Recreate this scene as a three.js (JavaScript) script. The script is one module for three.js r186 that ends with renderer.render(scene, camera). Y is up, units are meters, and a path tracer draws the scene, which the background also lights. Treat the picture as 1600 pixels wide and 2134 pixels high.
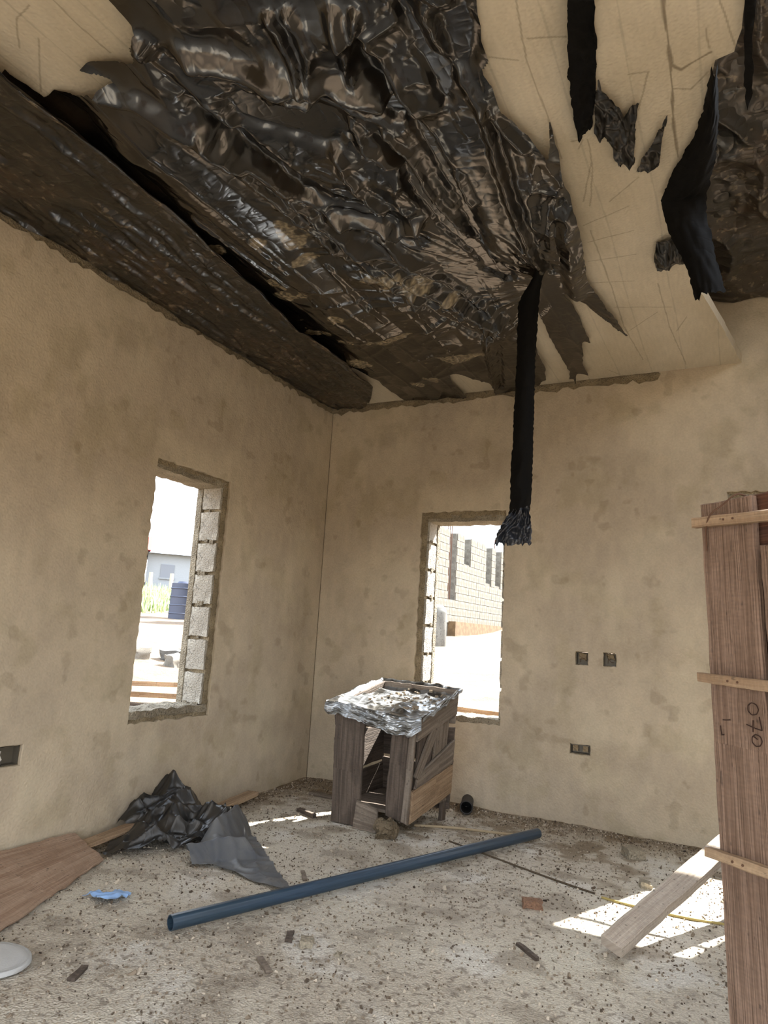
import * as THREE from 'three';
import { mergeGeometries, mergeVertices, toCreasedNormals } from 'three/addons/utils/BufferGeometryUtils.js';
import { ImprovedNoise } from 'three/addons/math/ImprovedNoise.js';

// ---------------------------------------------------------------- camera, sky, sun, exposure
const scene = new THREE.Scene();
const renderer = new THREE.WebGLRenderer({ antialias: true });
renderer.toneMapping = THREE.LinearToneMapping;
renderer.toneMappingExposure = 2.95;
renderer.shadowMap.enabled = true;
renderer.shadowMap.type = THREE.PCFSoftShadowMap;

const camera = new THREE.PerspectiveCamera(73.23, 1600 / 2134, 0.05, 200);
camera.position.set(3.395, 1.3134, 5.386);
camera.rotation.order = 'YXZ';
camera.rotation.set(0.1721, 0.4774, 0.05897);

const SUN_TOWARDS = new THREE.Vector3(0.381, 1, -0.874).normalize();   // high, from beyond the rear wall and to its right
const sun = new THREE.DirectionalLight(new THREE.Color().setRGB(1, 0.955, 0.88), 11);
sun.position.copy(SUN_TOWARDS).multiplyScalar(40).add(new THREE.Vector3(0, 0, -4));
sun.target.position.set(0, 0, -4);
sun.castShadow = true;
sun.shadow.mapSize.set(4096, 4096);
Object.assign(sun.shadow.camera, { left: -28, right: 28, top: 28, bottom: -28, near: 1, far: 100 });
scene.add(sun, sun.target);

const improved = new ImprovedNoise();
const perlin = (x, y, z = 0) => improved.noise(x + 31.7, y + 11.3, z + 5.1);
const fbm = (x, y, z = 0, o = 4) => { let s = 0, a = 0.5; for (let i = 0; i < o; i++) { s += a * perlin(x, y, z + i * 7.3); x *= 2.03; y *= 2.03; z *= 2.03; a *= 0.5; } return s; };
const clamp = (x, a = 0, b = 1) => Math.min(b, Math.max(a, x));
const mix = (a, b, t) => a + (b - a) * t;
const smooth = (a, b, x) => { const t = clamp((x - a) / (b - a)); return t * t * (3 - 2 * t); };
function rng(seed) { let s = seed | 0; return () => { s = (s + 0x6d2b79f5) | 0; let t = Math.imul(s ^ (s >>> 15), 1 | s); t = (t + Math.imul(t ^ (t >>> 7), 61 | t)) ^ t; return ((t ^ (t >>> 14)) >>> 0) / 4294967296; }; }

// hazy bright sky with soft cloud all round
{
  const W = 512, Hh = 256, data = new Float32Array(W * Hh * 4);
  for (let j = 0; j < Hh; j++) for (let i = 0; i < W; i++) {
    const el = ((j + 0.5) / Hh - 0.5) * Math.PI, az = ((i + 0.5) / W - 0.5) * 2 * Math.PI;
    const x = Math.cos(az) * Math.cos(el), y = Math.sin(el), z = Math.sin(az) * Math.cos(el), up = clamp(y);
    const c = smooth(-0.12, 0.22, fbm(x * 2.2, y * 4.2, z * 2.2, 5)), haze = Math.pow(1 - up, 3);
    const clear = [mix(0.74, 0.9, haze), mix(0.86, 0.97, haze), mix(1.04, 1.04, haze)], cloud = [1.12, 1.13, 1.14], o = (j * W + i) * 4;
    for (let k = 0; k < 3; k++) data[o + k] = mix(clear[k], cloud[k], 0.75 * c) * 1.7;
    data[o + 3] = 1;
  }
  const sky = new THREE.DataTexture(data, W, Hh, THREE.RGBAFormat, THREE.FloatType);
  sky.mapping = THREE.EquirectangularReflectionMapping; sky.magFilter = THREE.LinearFilter; sky.minFilter = THREE.LinearFilter; sky.wrapS = THREE.RepeatWrapping; sky.needsUpdate = true;
  scene.background = sky; scene.environment = sky;
}

// ---------------------------------------------------------------- outlines in metres (x, z) on the plan of the room: rear left corner at the origin, z towards the viewer
const MAIN_OUTLINE = [[1.787,4.240],[1.551,4.083],[1.564,3.972],[1.475,3.911],[1.443,3.851],[1.374,3.885],[1.252,3.913],[1.203,3.905],[1.262,3.855],[1.314,3.808],[1.222,3.831],[1.118,3.812],[0.991,3.853],[0.913,3.838],[0.929,4.022],[0.823,3.991],[0.626,3.015],[0.424,1.621],[0.392,0.613],[0.718,0.900],[0.800,0.598],[0.769,0.309],[0.794,0.067],[0.939,0.022],[1.162,0.006],[1.356,-0.016],[1.358,0.359],[1.401,0.534],[1.481,0.497],[1.562,0.383],[1.667,0.236],[1.610,-0.033],[1.869,-0.077],[1.901,-0.238],[2.091,0.199],[2.149,0.481],[2.192,0.965],[2.253,1.211],[2.326,1.420],[2.320,1.289],[2.298,0.783],[2.298,0.290],[2.259,0.155],[2.292,0.133],[2.286,-0.044],[2.332,0.205],[2.415,0.178],[2.414,0.382],[2.496,0.825],[2.539,0.742],[2.544,1.106],[2.543,1.354],[2.522,1.580],[2.510,1.615],[2.568,1.475],[2.661,1.187],[2.793,0.786],[2.753,1.139],[2.697,1.490],[2.684,1.644],[2.734,2.044],[2.758,2.342],[2.756,2.642],[2.781,2.887],[2.785,2.985],[2.726,2.738],[2.706,2.826],[2.690,2.880],[2.623,3.095],[2.629,3.234],[2.610,3.291],[2.651,3.332],[2.646,3.412],[2.683,3.568],[2.757,3.808]];
const STRIP_OUTLINE = [[0.008,3.574],[-0.006,3.409],[0.022,2.813],[-0.006,1.952],[0.011,1.125],[-0.010,0.029],[0.254,-0.110],[0.540,0.254],[0.734,0.570],[0.796,1.677],[0.852,2.483],[0.891,2.985],[0.942,3.620],[0.987,4.026],[1.001,4.195]];
const STRIP_EDGE = [[0.734,0.570],[0.796,1.677],[0.852,2.483],[0.891,2.985],[0.942,3.620],[0.987,4.026],[1.001,4.195]];
const R1 = [[2.984,3.572],[2.950,3.426],[2.925,3.317],[2.900,3.173],[2.867,2.932],[2.858,2.760],[2.881,2.797],[2.922,2.824],[2.963,2.999],[3.002,3.197],[3.034,3.389],[3.058,3.539]];
const R2 = [[2.987,3.088],[3.000,3.009],[3.040,2.927],[3.049,2.861],[3.090,2.906],[3.113,2.922],[3.088,2.812],[3.074,2.731],[3.050,2.553],[3.008,2.570],[2.988,2.595],[2.971,2.713],[2.963,2.762],[2.923,2.794],[2.958,2.975]];
const R3 = [[3.218,2.830],[3.188,2.741],[3.166,2.632],[3.140,2.482],[3.077,2.481],[3.047,2.479],[3.076,2.558],[3.135,2.660],[3.182,2.772]];
const R4 = [[3.046,1.741],[3.073,1.868],[3.115,1.898],[3.172,1.899],[3.215,1.715],[3.190,1.649],[3.112,1.574],[3.048,1.560]];
const R6 = [[3.469,3.341],[3.467,3.200],[3.469,2.882],[3.480,2.714],[3.498,2.797],[3.492,3.071],[3.498,3.187],[3.500,3.327]];
const SLAB_EDGE = [[3.472,0.000],[3.371,0.602],[3.275,1.098],[3.236,1.281],[3.218,1.506],[3.217,1.904],[3.217,2.236],[3.270,2.462],[3.316,2.659],[3.349,2.860],[3.377,2.980],[3.438,2.992],[3.462,3.084],[3.470,3.199],[3.474,3.372]];
const FOLDS = [{w:0.05,h:0.045,p:[[1.196,3.812],[1.313,3.712],[1.430,3.386],[1.446,3.098],[1.524,2.523],[1.671,1.917],[1.954,1.106]]},
  {w:0.045,h:0.05,p:[[1.440,3.459],[1.513,3.114],[1.556,2.674],[1.745,2.010],[2.070,1.369]]},
  {w:0.03,h:0.03,p:[[1.508,3.385],[1.557,3.023],[1.665,2.760],[1.851,2.111],[1.930,1.940],[2.103,1.371]]},
  {w:0.03,h:-0.03,p:[[1.470,3.203],[1.519,2.798],[1.579,2.297]]},
  {w:0.04,h:-0.05,p:[[2.249,3.610],[2.266,3.294],[2.285,2.999],[2.273,2.617],[2.197,1.951]]},
  {w:0.03,h:0.045,p:[[2.280,3.597],[2.301,3.279],[2.322,2.983],[2.315,2.600]]},
  {w:0.035,h:-0.045,p:[[2.083,2.808],[2.131,2.378],[2.244,1.877]]},
  {w:0.03,h:-0.05,p:[[2.101,3.137],[2.126,3.000],[2.103,2.686],[2.195,2.111],[2.267,1.812]]},
  {w:0.025,h:0.04,p:[[2.139,3.166],[2.177,3.011],[2.156,2.664],[2.253,2.037]]},
  {w:0.018,h:0.03,p:[[2.551,3.147],[2.483,2.533],[2.471,1.846]]},
  {w:0.018,h:-0.02,p:[[2.577,3.136],[2.520,2.517],[2.509,1.776]]},
  {w:0.03,h:0.03,p:[[2.511,3.618],[2.505,3.499],[2.523,3.286],[2.641,2.851]]},
  {w:0.03,h:-0.04,p:[[2.452,3.644],[2.442,3.461],[2.439,3.221]]},
  {w:0.05,h:-0.08,p:[[1.654,3.731],[1.795,3.622],[1.986,3.516],[2.168,3.309],[2.240,3.238]]},
  {w:0.05,h:0.08,p:[[1.665,3.796],[1.836,3.676],[2.022,3.537],[2.225,3.338]]},
  {w:0.02,h:0.03,p:[[2.033,3.827],[2.029,3.706],[1.999,3.535]]},
  {w:0.02,h:0.03,p:[[2.094,3.800],[2.092,3.678],[2.024,3.524]]},
  {w:0.025,h:0.03,p:[[2.229,3.741],[2.208,3.606],[2.169,3.486]]},
  {w:0.02,h:0.03,p:[[2.304,3.709],[2.233,3.617],[2.166,3.535]]},
  {w:0.03,h:0.04,p:[[1.886,3.132],[1.854,2.902],[1.897,2.688]]},
  {w:0.025,h:0.04,p:[[2.029,3.256],[2.017,3.110],[2.119,2.936]]},
  {w:0.03,h:-0.03,p:[[2.203,3.294],[2.288,3.204],[2.316,2.855]]},
  {w:0.04,h:0.06,p:[[1.633,2.752],[1.771,2.654],[1.894,2.517],[2.003,2.518]]},
  {w:0.05,h:-0.07,p:[[1.660,2.655],[1.762,2.477],[1.910,2.371]]},
  {w:0.07,h:-0.07,p:[[1.681,1.720],[1.784,1.400],[1.892,1.128]]},
  {w:0.04,h:0.05,p:[[1.699,1.907],[1.878,1.647],[2.070,1.369]]},
  {w:0.02,h:0.03,p:[[1.962,1.335],[1.831,0.894],[1.643,0.140]]},
  {w:0.025,h:-0.02,p:[[2.042,1.380],[1.912,0.865],[1.700,0.121]]},
  {w:0.05,h:-0.05,p:[[1.533,3.830],[1.522,3.583],[1.549,3.304],[1.623,2.958]]},
  {w:0.04,h:0.05,p:[[1.530,3.922],[1.538,3.656],[1.563,3.452]]},
  {w:0.012,h:0.015,p:[[0.933,2.989],[0.988,2.579],[1.026,2.253]]},
  {w:0.012,h:0.016,p:[[1.361,2.354],[1.339,1.979],[1.346,1.596]]},
  {w:0.012,h:0.012,p:[[1.137,2.771],[1.137,2.413]]},
  {w:0.012,h:0.014,p:[[1.639,2.050],[1.602,1.540],[1.606,1.388]]},
  {w:0.012,h:0.014,p:[[1.084,2.074],[1.058,1.738],[1.100,1.409]]},
  {w:0.16,h:-0.07,p:[[0.864,3.716],[0.817,3.205],[0.649,2.237],[0.527,0.844]]},
  {w:0.25,h:0.05,p:[[1.084,3.465],[1.107,3.006],[1.137,2.413],[1.137,1.477]]},
  {w:0.2,h:0.03,p:[[2.425,2.908],[2.399,2.566],[2.366,2.144]]},
  {w:0.07,h:0.05,p:[[2.715,2.360],[2.649,1.935],[2.589,1.511]]},
  {w:0.08,h:-0.05,p:[[2.594,3.522],[2.568,3.407],[2.457,3.265]]},
  {w:0.1,h:0.04,p:[[2.216,3.687],[2.086,3.637],[1.876,3.612]]},
  {w:0.1,h:-0.08,p:[[1.680,3.474],[1.796,3.369],[1.908,3.248]]},
  {w:0.03,h:0.05,p:[[1.769,3.465],[1.863,3.465],[1.920,3.414]]}];
const RESIDUE_SHEEN = [[0.940,2.128,0.123,0.051],[0.956,2.279,0.066,0.060],[0.812,2.658,0.062,0.042],[0.239,0.940,0.057,0.055],[0.294,1.205,0.101,0.100],[1.312,2.480,0.082,0.040],[1.184,2.728,0.037,0.065],[1.745,2.010,0.169,0.078],[1.160,1.303,0.104,0.049],[1.606,0.834,0.178,0.063],[1.355,2.685,0.077,0.101],[1.293,1.340,0.102,0.040],[0.665,1.954,0.066,0.036],[1.094,1.798,0.064,0.035],[0.795,0.964,0.095,0.079],[1.232,0.501,0.047,0.085],[1.077,0.440,0.040,0.067],[0.479,2.023,0.040,0.044],[0.606,2.502,0.036,0.030],[0.314,3.280,0.079,0.038],[0.324,2.726,0.059,0.047],[0.125,2.000,0.056,0.048],[0.053,2.065,0.035,0.040],[0.137,2.292,0.059,0.029],[1.610,2.119,0.113,0.055],[1.894,1.771,0.058,0.036],[0.772,1.525,0.105,0.041],[0.962,1.373,0.063,0.042]];
const SLAB_MARKS = [[[3.233,3.302],[3.231,3.184],[3.234,3.030],[3.218,2.729],[3.218,2.399]],
  [[3.233,3.018],[3.266,2.981],[3.307,2.998],[3.363,3.024]],
  [[2.791,3.332],[2.916,3.287]],
  [[2.795,3.494],[2.761,3.232],[2.766,2.947],[2.762,2.671]],
  [[2.642,3.307],[2.735,3.255]],
  [[2.813,2.280],[2.874,2.557],[2.889,2.747]],
  [[2.751,2.133],[2.981,2.213]],
  [[2.745,1.972],[2.976,1.999]],
  [[2.709,1.782],[2.959,1.764]],
  [[2.678,1.539],[2.911,1.480]],
  [[3.099,2.834],[3.155,3.016],[3.089,3.032]],
  [[2.841,2.704],[2.871,2.755],[2.822,2.760]],
  [[2.903,2.284],[3.049,2.415]],
  [[2.789,2.330],[2.874,2.591]],
  [[2.776,2.078],[2.784,1.438],[2.776,0.891],[2.826,0.276]],
  [[3.034,1.405],[3.049,0.794],[3.107,0.085]],
  [[2.796,0.807],[2.998,1.031]],
  [[2.760,1.187],[3.085,1.068]],
  [[3.086,0.704],[3.157,0.903]],
  [[2.553,0.170],[2.623,0.042]],
  [[3.398,3.230],[3.424,3.100],[3.446,2.984]],
  [[3.354,3.131],[3.360,3.043]],
  [[3.227,2.899],[3.292,2.872],[3.352,2.932]],
  [[1.338,4.131],[1.334,4.028],[1.346,3.887]],
  [[1.038,4.044],[1.149,4.130],[1.242,4.152]],
  [[0.922,3.864],[1.146,4.043]]];

// ---------------------------------------------------------------- helpers
const V = (x, y, z) => new THREE.Vector3(x, y, z);
const used = new Map();
function numbered(name) { const n = used.get(name) ?? 0; used.set(name, n + 1); return n ? name + '_' + String(n).padStart(3, '0') : name; }
function lit(o) { o.traverse((m) => { if (m.isMesh) { m.castShadow = true; m.receiveShadow = true; } }); return o; }
function mesh(name, geometry, material, parent) { const m = new THREE.Mesh(geometry, material); m.name = name; m.castShadow = m.receiveShadow = true; if (parent) parent.add(m); return m; }
function tag(o, label, category, group) { o.name = numbered(o.name); o.userData.label = label; o.userData.category = category; if (group) o.userData.group = group; scene.add(o); return o; }
function thing(name, label, category, at = [0, 0, 0], group) { const g = new THREE.Group(); g.name = name; g.position.set(...at); return tag(g, label, category, group); }
function structure(o, label, category) { o.name = numbered(o.name); o.userData.kind = 'structure'; o.userData.label = label; o.userData.category = category; scene.add(o); return o; }

// tiling value noise on the unit square, f cells a side
function cellNoise(u, v, f, seed) {
  const x = u * f, y = v * f, xi = Math.floor(x), yi = Math.floor(y), fx = x - xi, fy = y - yi, sx = fx * fx * (3 - 2 * fx), sy = fy * fy * (3 - 2 * fy);
  const h = (a, b) => { let n = Math.imul(((a % f) + f) % f, 374761393) + Math.imul(((b % f) + f) % f, 668265263) + Math.imul(seed, 974634777); n = Math.imul(n ^ (n >>> 13), 1274126177); return ((n ^ (n >>> 16)) >>> 0) / 4294967296; };
  return mix(mix(h(xi, yi), h(xi + 1, yi), sx), mix(h(xi, yi + 1), h(xi + 1, yi + 1), sx), sy);
}
function tileFbm(u, v, f, o, seed) { let s = 0, a = 0.5, t = 0; for (let i = 0; i < o; i++) { s += a * cellNoise(u, v, f, seed + i * 17); t += a; a *= 0.5; f *= 2; } return s / t; }
function texture(w, h, fn, { srgb = true, size = [1, 1], clampEdge = false } = {}) {   // size: metres that one tile covers
  const data = new Uint8Array(w * h * 4);
  for (let j = 0; j < h; j++) for (let i = 0; i < w; i++) {
    const c = fn((i + 0.5) / w, (j + 0.5) / h), o = (j * w + i) * 4;
    if (typeof c === 'number') { data[o] = data[o + 1] = data[o + 2] = clamp(c) * 255; } else for (let k = 0; k < 3; k++) data[o + k] = clamp(c[k]) * 255;
    data[o + 3] = 255;
  }
  const t = new THREE.DataTexture(data, w, h);
  t.magFilter = THREE.LinearFilter; t.minFilter = THREE.LinearMipmapLinearFilter; t.generateMipmaps = true;
  t.wrapS = t.wrapT = clampEdge ? THREE.ClampToEdgeWrapping : THREE.RepeatWrapping;
  t.repeat.set(1 / size[0], 1 / size[1]);
  if (srgb) t.colorSpace = THREE.SRGBColorSpace;
  t.needsUpdate = true;
  return t;
}
const rgb = (hex) => [(hex >> 16 & 255) / 255, (hex >> 8 & 255) / 255, (hex & 255) / 255];
const blend = (a, b, t) => [mix(a[0], b[0], t), mix(a[1], b[1], t), mix(a[2], b[2], t)];
const std = (o) => new THREE.MeshStandardMaterial({ roughness: 0.9, ...o });
const phys = (o) => new THREE.MeshPhysicalMaterial({ roughness: 0.9, ...o });

// board with four given front corners (anticlockwise seen from the front), thickness behind them, chamfered and uneven edges; u runs along the grain
function board(a, b, c, d, th, { nu = 8, nv = 3, amp = 0.001, edge = 0.002, ch = 0.003, seed = 1, grain = 'u' } = {}) {
  const n = b.clone().sub(a).cross(d.clone().sub(a)).normalize(), eu = b.clone().sub(a).normalize(), ev = n.clone().cross(eu), L = a.distanceTo(b), Wd = a.distanceTo(d);
  const at = (u, v) => { const p = a.clone().multiplyScalar((1 - u) * (1 - v)).addScaledVector(b, u * (1 - v)).addScaledVector(c, u * v).addScaledVector(d, (1 - u) * v); return p; };
  const inward = (u, v) => V(0, 0, 0).addScaledVector(eu, u === 0 ? 1 : u === 1 ? -1 : 0).addScaledVector(ev, v === 0 ? 1 : v === 1 ? -1 : 0);
  const jig = (u, v) => edge * (0.6 * perlin(u * L * 9, v * Wd * 9, seed * 3.1) + 0.9 * perlin(u * L * 38, v * Wd * 38, seed * 5.7) + 0.4);
  const face = (u, v, inset) => at(u, v).addScaledVector(inward(u, v), inset + jig(u, v));
  const pos = [], uv = [], idx = [];
  const uvOf = (u, v) => grain === 'u' ? [u * L + seed * 0.37, v * Wd + seed * 0.113] : [v * Wd + seed * 0.37, u * L + seed * 0.113];
  const push = (p, u, v) => { pos.push(p.x, p.y, p.z); uv.push(...uvOf(u, v)); return pos.length / 3 - 1; };
  for (const side of [0, 1]) {
    const start = pos.length / 3;
    for (let j = 0; j <= nv; j++) for (let i = 0; i <= nu; i++) {
      const u = i / nu, v = j / nv, p = face(u, v, ch);
      p.addScaledVector(n, amp * perlin(u * L * 7 + seed, v * Wd * 14, seed) - (side ? th : 0));
      push(p, u, v);
    }
    for (let j = 0; j < nv; j++) for (let i = 0; i < nu; i++) {
      const q = start + j * (nu + 1) + i, r = q + 1, s = q + nu + 1, t = s + 1;
      if (side) idx.push(q, s, r, r, s, t); else idx.push(q, r, s, r, t, s);
    }
  }
  const loop = [];
  for (let i = 0; i < nu; i++) loop.push([i / nu, 0]);
  for (let j = 0; j < nv; j++) loop.push([1, j / nv]);
  for (let i = nu; i > 0; i--) loop.push([i / nu, 1]);
  for (let j = nv; j > 0; j--) loop.push([0, j / nv]);
  const rings = [[ch, 0], [0, -ch], [0, -th + ch], [ch, -th]], R = rings.map(([inset, depth]) => loop.map(([u, v]) => {
    const p = face(u, v, inset).addScaledVector(n, depth + amp * perlin(u * L * 7 + seed, v * Wd * 14, seed));
    pos.push(p.x, p.y, p.z); const w = uvOf(u, v); uv.push(w[0], w[1] + depth); return pos.length / 3 - 1;
  }));
  for (let k = 0; k < 3; k++) for (let i = 0; i < loop.length; i++) { const m = (i + 1) % loop.length; idx.push(R[k][i], R[k + 1][i], R[k + 1][m], R[k][i], R[k + 1][m], R[k][m]); }
  const g = new THREE.BufferGeometry();
  g.setAttribute('position', new THREE.Float32BufferAttribute(pos, 3)); g.setAttribute('uv', new THREE.Float32BufferAttribute(uv, 2)); g.setIndex(idx);
  g.computeVertexNormals();
  return toCreasedNormals(g, 0.5);
}
// straight plank from p to q (middle of its top face), lying flat or turned by `roll`
function plankBetween(p, q, width, th, o = {}) {
  const e = q.clone().sub(p).normalize(), up = V(0, 1, 0), s = up.clone().cross(e).normalize().applyAxisAngle(e, o.roll ?? 0), h = width / 2;
  // seen from above: p side, right hand first
  return board(p.clone().addScaledVector(s, h), q.clone().addScaledVector(s, h), q.clone().addScaledVector(s, -h), p.clone().addScaledVector(s, -h), th, o);
}
function roughBlock(w, h, d, { seg = 5, amp = 0.006, freq = 14, seed = 1 } = {}) {
  let g = new THREE.BoxGeometry(w, h, d, Math.max(1, seg), Math.max(1, seg), Math.max(1, seg));
  const p = g.attributes.position, v = V(0, 0, 0);
  for (let i = 0; i < p.count; i++) {
    v.fromBufferAttribute(p, i);
    const x = v.x * freq, y = v.y * freq, z = v.z * freq, s = seed * 9.7;
    p.setXYZ(i, v.x + amp * fbm(x + s, y, z, 3) * 1.6, v.y + amp * fbm(x, y + s, z, 3) * 1.6, v.z + amp * fbm(x, y, z + s, 3) * 1.6);
  }
  metreUv(g); g.computeVertexNormals();
  return toCreasedNormals(g, 0.6);
}
function metreUv(g) {
  g.computeVertexNormals();
  const p = g.attributes.position, n = g.attributes.normal, uv = new Float32Array(p.count * 2);
  for (let i = 0; i < p.count; i++) {
    const a = Math.abs(n.getX(i)), b = Math.abs(n.getY(i)), c = Math.abs(n.getZ(i));
    const [u, v] = a > b && a > c ? [p.getZ(i), p.getY(i)] : b > c ? [p.getX(i), p.getZ(i)] : [p.getX(i), p.getY(i)];
    uv[i * 2] = u; uv[i * 2 + 1] = v;
  }
  g.setAttribute('uv', new THREE.BufferAttribute(uv, 2));
  return g;
}
// outline with jittered points every `step` metres
function ragged(poly, step, amp, seed, closed = true) {
  const out = [], r = rng(seed), n = poly.length;
  for (let i = 0; i < (closed ? n : n - 1); i++) {
    const [ax, ay] = poly[i], [bx, by] = poly[(i + 1) % n], L = Math.hypot(bx - ax, by - ay), k = Math.max(1, Math.round(L / step)), nx = -(by - ay) / (L || 1), ny = (bx - ax) / (L || 1);
    for (let j = 0; j < k; j++) { const t = j / k, o = j === 0 ? 0.35 * (r() - 0.5) * amp : (r() - 0.5) * 2 * amp * (0.4 + 0.6 * r()); out.push([mix(ax, bx, t) + nx * o, mix(ay, by, t) + ny * o]); }
  }
  if (!closed) out.push(poly[n - 1]);
  return out;
}
const rect = (a, b, c, d) => [[a, c], [b, c], [b, d], [a, d]];
const toShape = (poly) => new THREE.Shape(poly.map(([x, y]) => new THREE.Vector2(x, y)));
const toPath = (poly) => new THREE.Path(poly.map(([x, y]) => new THREE.Vector2(x, y)));
function inside(poly, x, y) { let c = false; for (let i = 0, j = poly.length - 1; i < poly.length; j = i++) { const [ax, ay] = poly[i], [bx, by] = poly[j]; if ((ay > y) !== (by > y) && x < ((bx - ax) * (y - ay)) / (by - ay) + ax) c = !c; } return c; }
function segDist(px, py, a, b) { const dx = b[0] - a[0], dy = b[1] - a[1], t = clamp(((px - a[0]) * dx + (py - a[1]) * dy) / (dx * dx + dy * dy || 1e-9)); return [Math.hypot(px - a[0] - t * dx, py - a[1] - t * dy), a[0] + t * dx, a[1] + t * dy, (px - a[0]) * dy - (py - a[1]) * dx]; }
function lineDist(px, py, line) { let best = [1e9]; for (let i = 0; i + 1 < line.length; i++) { const s = segDist(px, py, line[i], line[i + 1]); if (s[0] < best[0]) best = s; } return best; }
// thin sheet over the plan outline `poly`; height(x, z) gives y
function sheet(poly, cell, height) {
  const xs = poly.map((p) => p[0]), zs = poly.map((p) => p[1]), x0 = Math.min(...xs), z0 = Math.min(...zs), nx = Math.ceil((Math.max(...xs) - x0) / cell), nz = Math.ceil((Math.max(...zs) - z0) / cell);
  const isIn = new Uint8Array((nx + 1) * (nz + 1)), at = (i, j) => j * (nx + 1) + i, id = new Int32Array(isIn.length).fill(-1), pos = [], uv = [], idx = [], closed = [...poly, poly[0]];
  for (let j = 0; j <= nz; j++) for (let i = 0; i <= nx; i++) isIn[at(i, j)] = inside(poly, x0 + i * cell, z0 + j * cell) ? 1 : 0;
  const vertex = (i, j) => {
    const k = at(i, j);
    if (id[k] < 0) {
      let x = x0 + i * cell, z = z0 + j * cell;
      if (!isIn[k]) { const s = lineDist(x, z, closed); x = s[1]; z = s[2]; }
      id[k] = pos.length / 3; pos.push(x, height(x, z), z); uv.push(x, z);
    }
    return id[k];
  };
  for (let j = 0; j < nz; j++) for (let i = 0; i < nx; i++) {
    const s = isIn[at(i, j)] + isIn[at(i + 1, j)] + isIn[at(i, j + 1)] + isIn[at(i + 1, j + 1)];
    if (s >= 2) { const a = vertex(i, j), b = vertex(i + 1, j), c = vertex(i, j + 1), d = vertex(i + 1, j + 1); idx.push(a, c, b, b, c, d); }
  }
  const g = new THREE.BufferGeometry();
  g.setAttribute('position', new THREE.Float32BufferAttribute(pos, 3)); g.setAttribute('uv', new THREE.Float32BufferAttribute(uv, 2)); g.setIndex(idx); g.computeVertexNormals();
  return g;
}
// ribbon through points, with half-width vectors, n cells across, fold depth across
function ribbon(points, widths, sideOf, n, crease, rows = 60) {
  const curve = new THREE.CatmullRomCurve3(points), pos = [], uv = [], idx = [];
  for (let j = 0; j <= rows; j++) {
    const t = j / rows, p = curve.getPointAt(t), k = t * (widths.length - 1), w = mix(widths[Math.floor(k)], widths[Math.min(widths.length - 1, Math.floor(k) + 1)], k - Math.floor(k)), [side, out] = sideOf(t);
    for (let i = 0; i <= n; i++) {
      const s = i / n * 2 - 1, jag = j === rows || i === 0 || i === n ? 0.008 * perlin(i * 3.3, j * 0.7, 4) : 0;
      const q = p.clone().addScaledVector(side, s * w / 2 + jag).addScaledVector(out, crease(s, t));
      if (j === rows) q.y += 0.04 * perlin(i * 1.7, 2.2, 8);
      pos.push(q.x, q.y, q.z); uv.push(s * w / 2, t * curve.getLength());
    }
  }
  for (let j = 0; j < rows; j++) for (let i = 0; i < n; i++) { const a = j * (n + 1) + i; idx.push(a, a + 1, a + n + 1, a + 1, a + n + 2, a + n + 1); }
  const g = new THREE.BufferGeometry();
  g.setAttribute('position', new THREE.Float32BufferAttribute(pos, 3)); g.setAttribute('uv', new THREE.Float32BufferAttribute(uv, 2)); g.setIndex(idx); g.computeVertexNormals();
  return g;
}

// ---------------------------------------------------------------- materials
const plasterTone = (u, v) => {
  const big = tileFbm(u, v, 4, 4, 3), mid = tileFbm(u, v, 14, 4, 9), fine = cellNoise(u, v, 340, 5), streak = tileFbm(u * 1, v, 9, 3, 31), trowel = cellNoise(u, v * 0.5, 64, 12);
  let c = blend(rgb(0xc4b69e), rgb(0xb6a893), smooth(0.35, 0.65, big));
  c = blend(c, rgb(0xa99c82), 0.5 * smooth(0.55, 0.75, mid));
  c = blend(c, rgb(0xcec2a8), 0.4 * smooth(0.55, 0.8, streak));
  const k = 0.97 + 0.05 * (fine - 0.5) + 0.05 * (trowel - 0.5), spot = 0.05 * smooth(0.68, 0.8, tileFbm(u, v, 26, 3, 77)) + 0.025 * smooth(0.56, 0.74, tileFbm(u, v, 7, 4, 78));
  return [c[0] * k - spot, c[1] * k - spot, c[2] * k - spot];
};
const plasterMap = texture(1024, 1024, plasterTone, { size: [3.1, 3.1] });
const plasterBump = texture(1024, 1024, (u, v) => 0.55 * tileFbm(u, v, 10, 4, 9) + 0.3 * tileFbm(u, v, 60, 3, 15) + 0.15 * cellNoise(u, v, 400, 2), { srgb: false, size: [3.1, 3.1] });
const plaster = std({ map: plasterMap, bumpMap: plasterBump, bumpScale: 0.012, roughness: 0.93 });
const blockMap = texture(512, 512, (u, v) => {
  const c = blend(rgb(0xb7b2a6), rgb(0x9d978b), smooth(0.3, 0.7, tileFbm(u, v, 8, 4, 21))), pit = smooth(0.74, 0.86, cellNoise(u, v, 110, 8)) * 0.2, k = 0.92 + 0.16 * cellNoise(u, v, 230, 3);
  return c.map((x) => x * k * (1 - pit));
}, { size: [0.8, 0.8] });
const blockBump = texture(512, 512, (u, v) => 0.6 * cellNoise(u, v, 130, 4) + 0.4 * tileFbm(u, v, 30, 3, 7), { srgb: false, size: [0.8, 0.8] });
const blockMat = std({ map: blockMap, bumpMap: blockBump, bumpScale: 0.008, roughness: 0.97 });
const mortarMat = std({ map: blockMap, bumpMap: blockBump, bumpScale: 0.012, roughness: 1, color: 0xd6cfc2 });
const coreMat = std({ map: blockMap, bumpMap: blockBump, bumpScale: 0.01, roughness: 1, color: 0xcfc2aa });
const facadeMat = std({ map: blockMap, bumpMap: blockBump, bumpScale: 0.01, roughness: 1, color: 0x9c9c9b });

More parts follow.
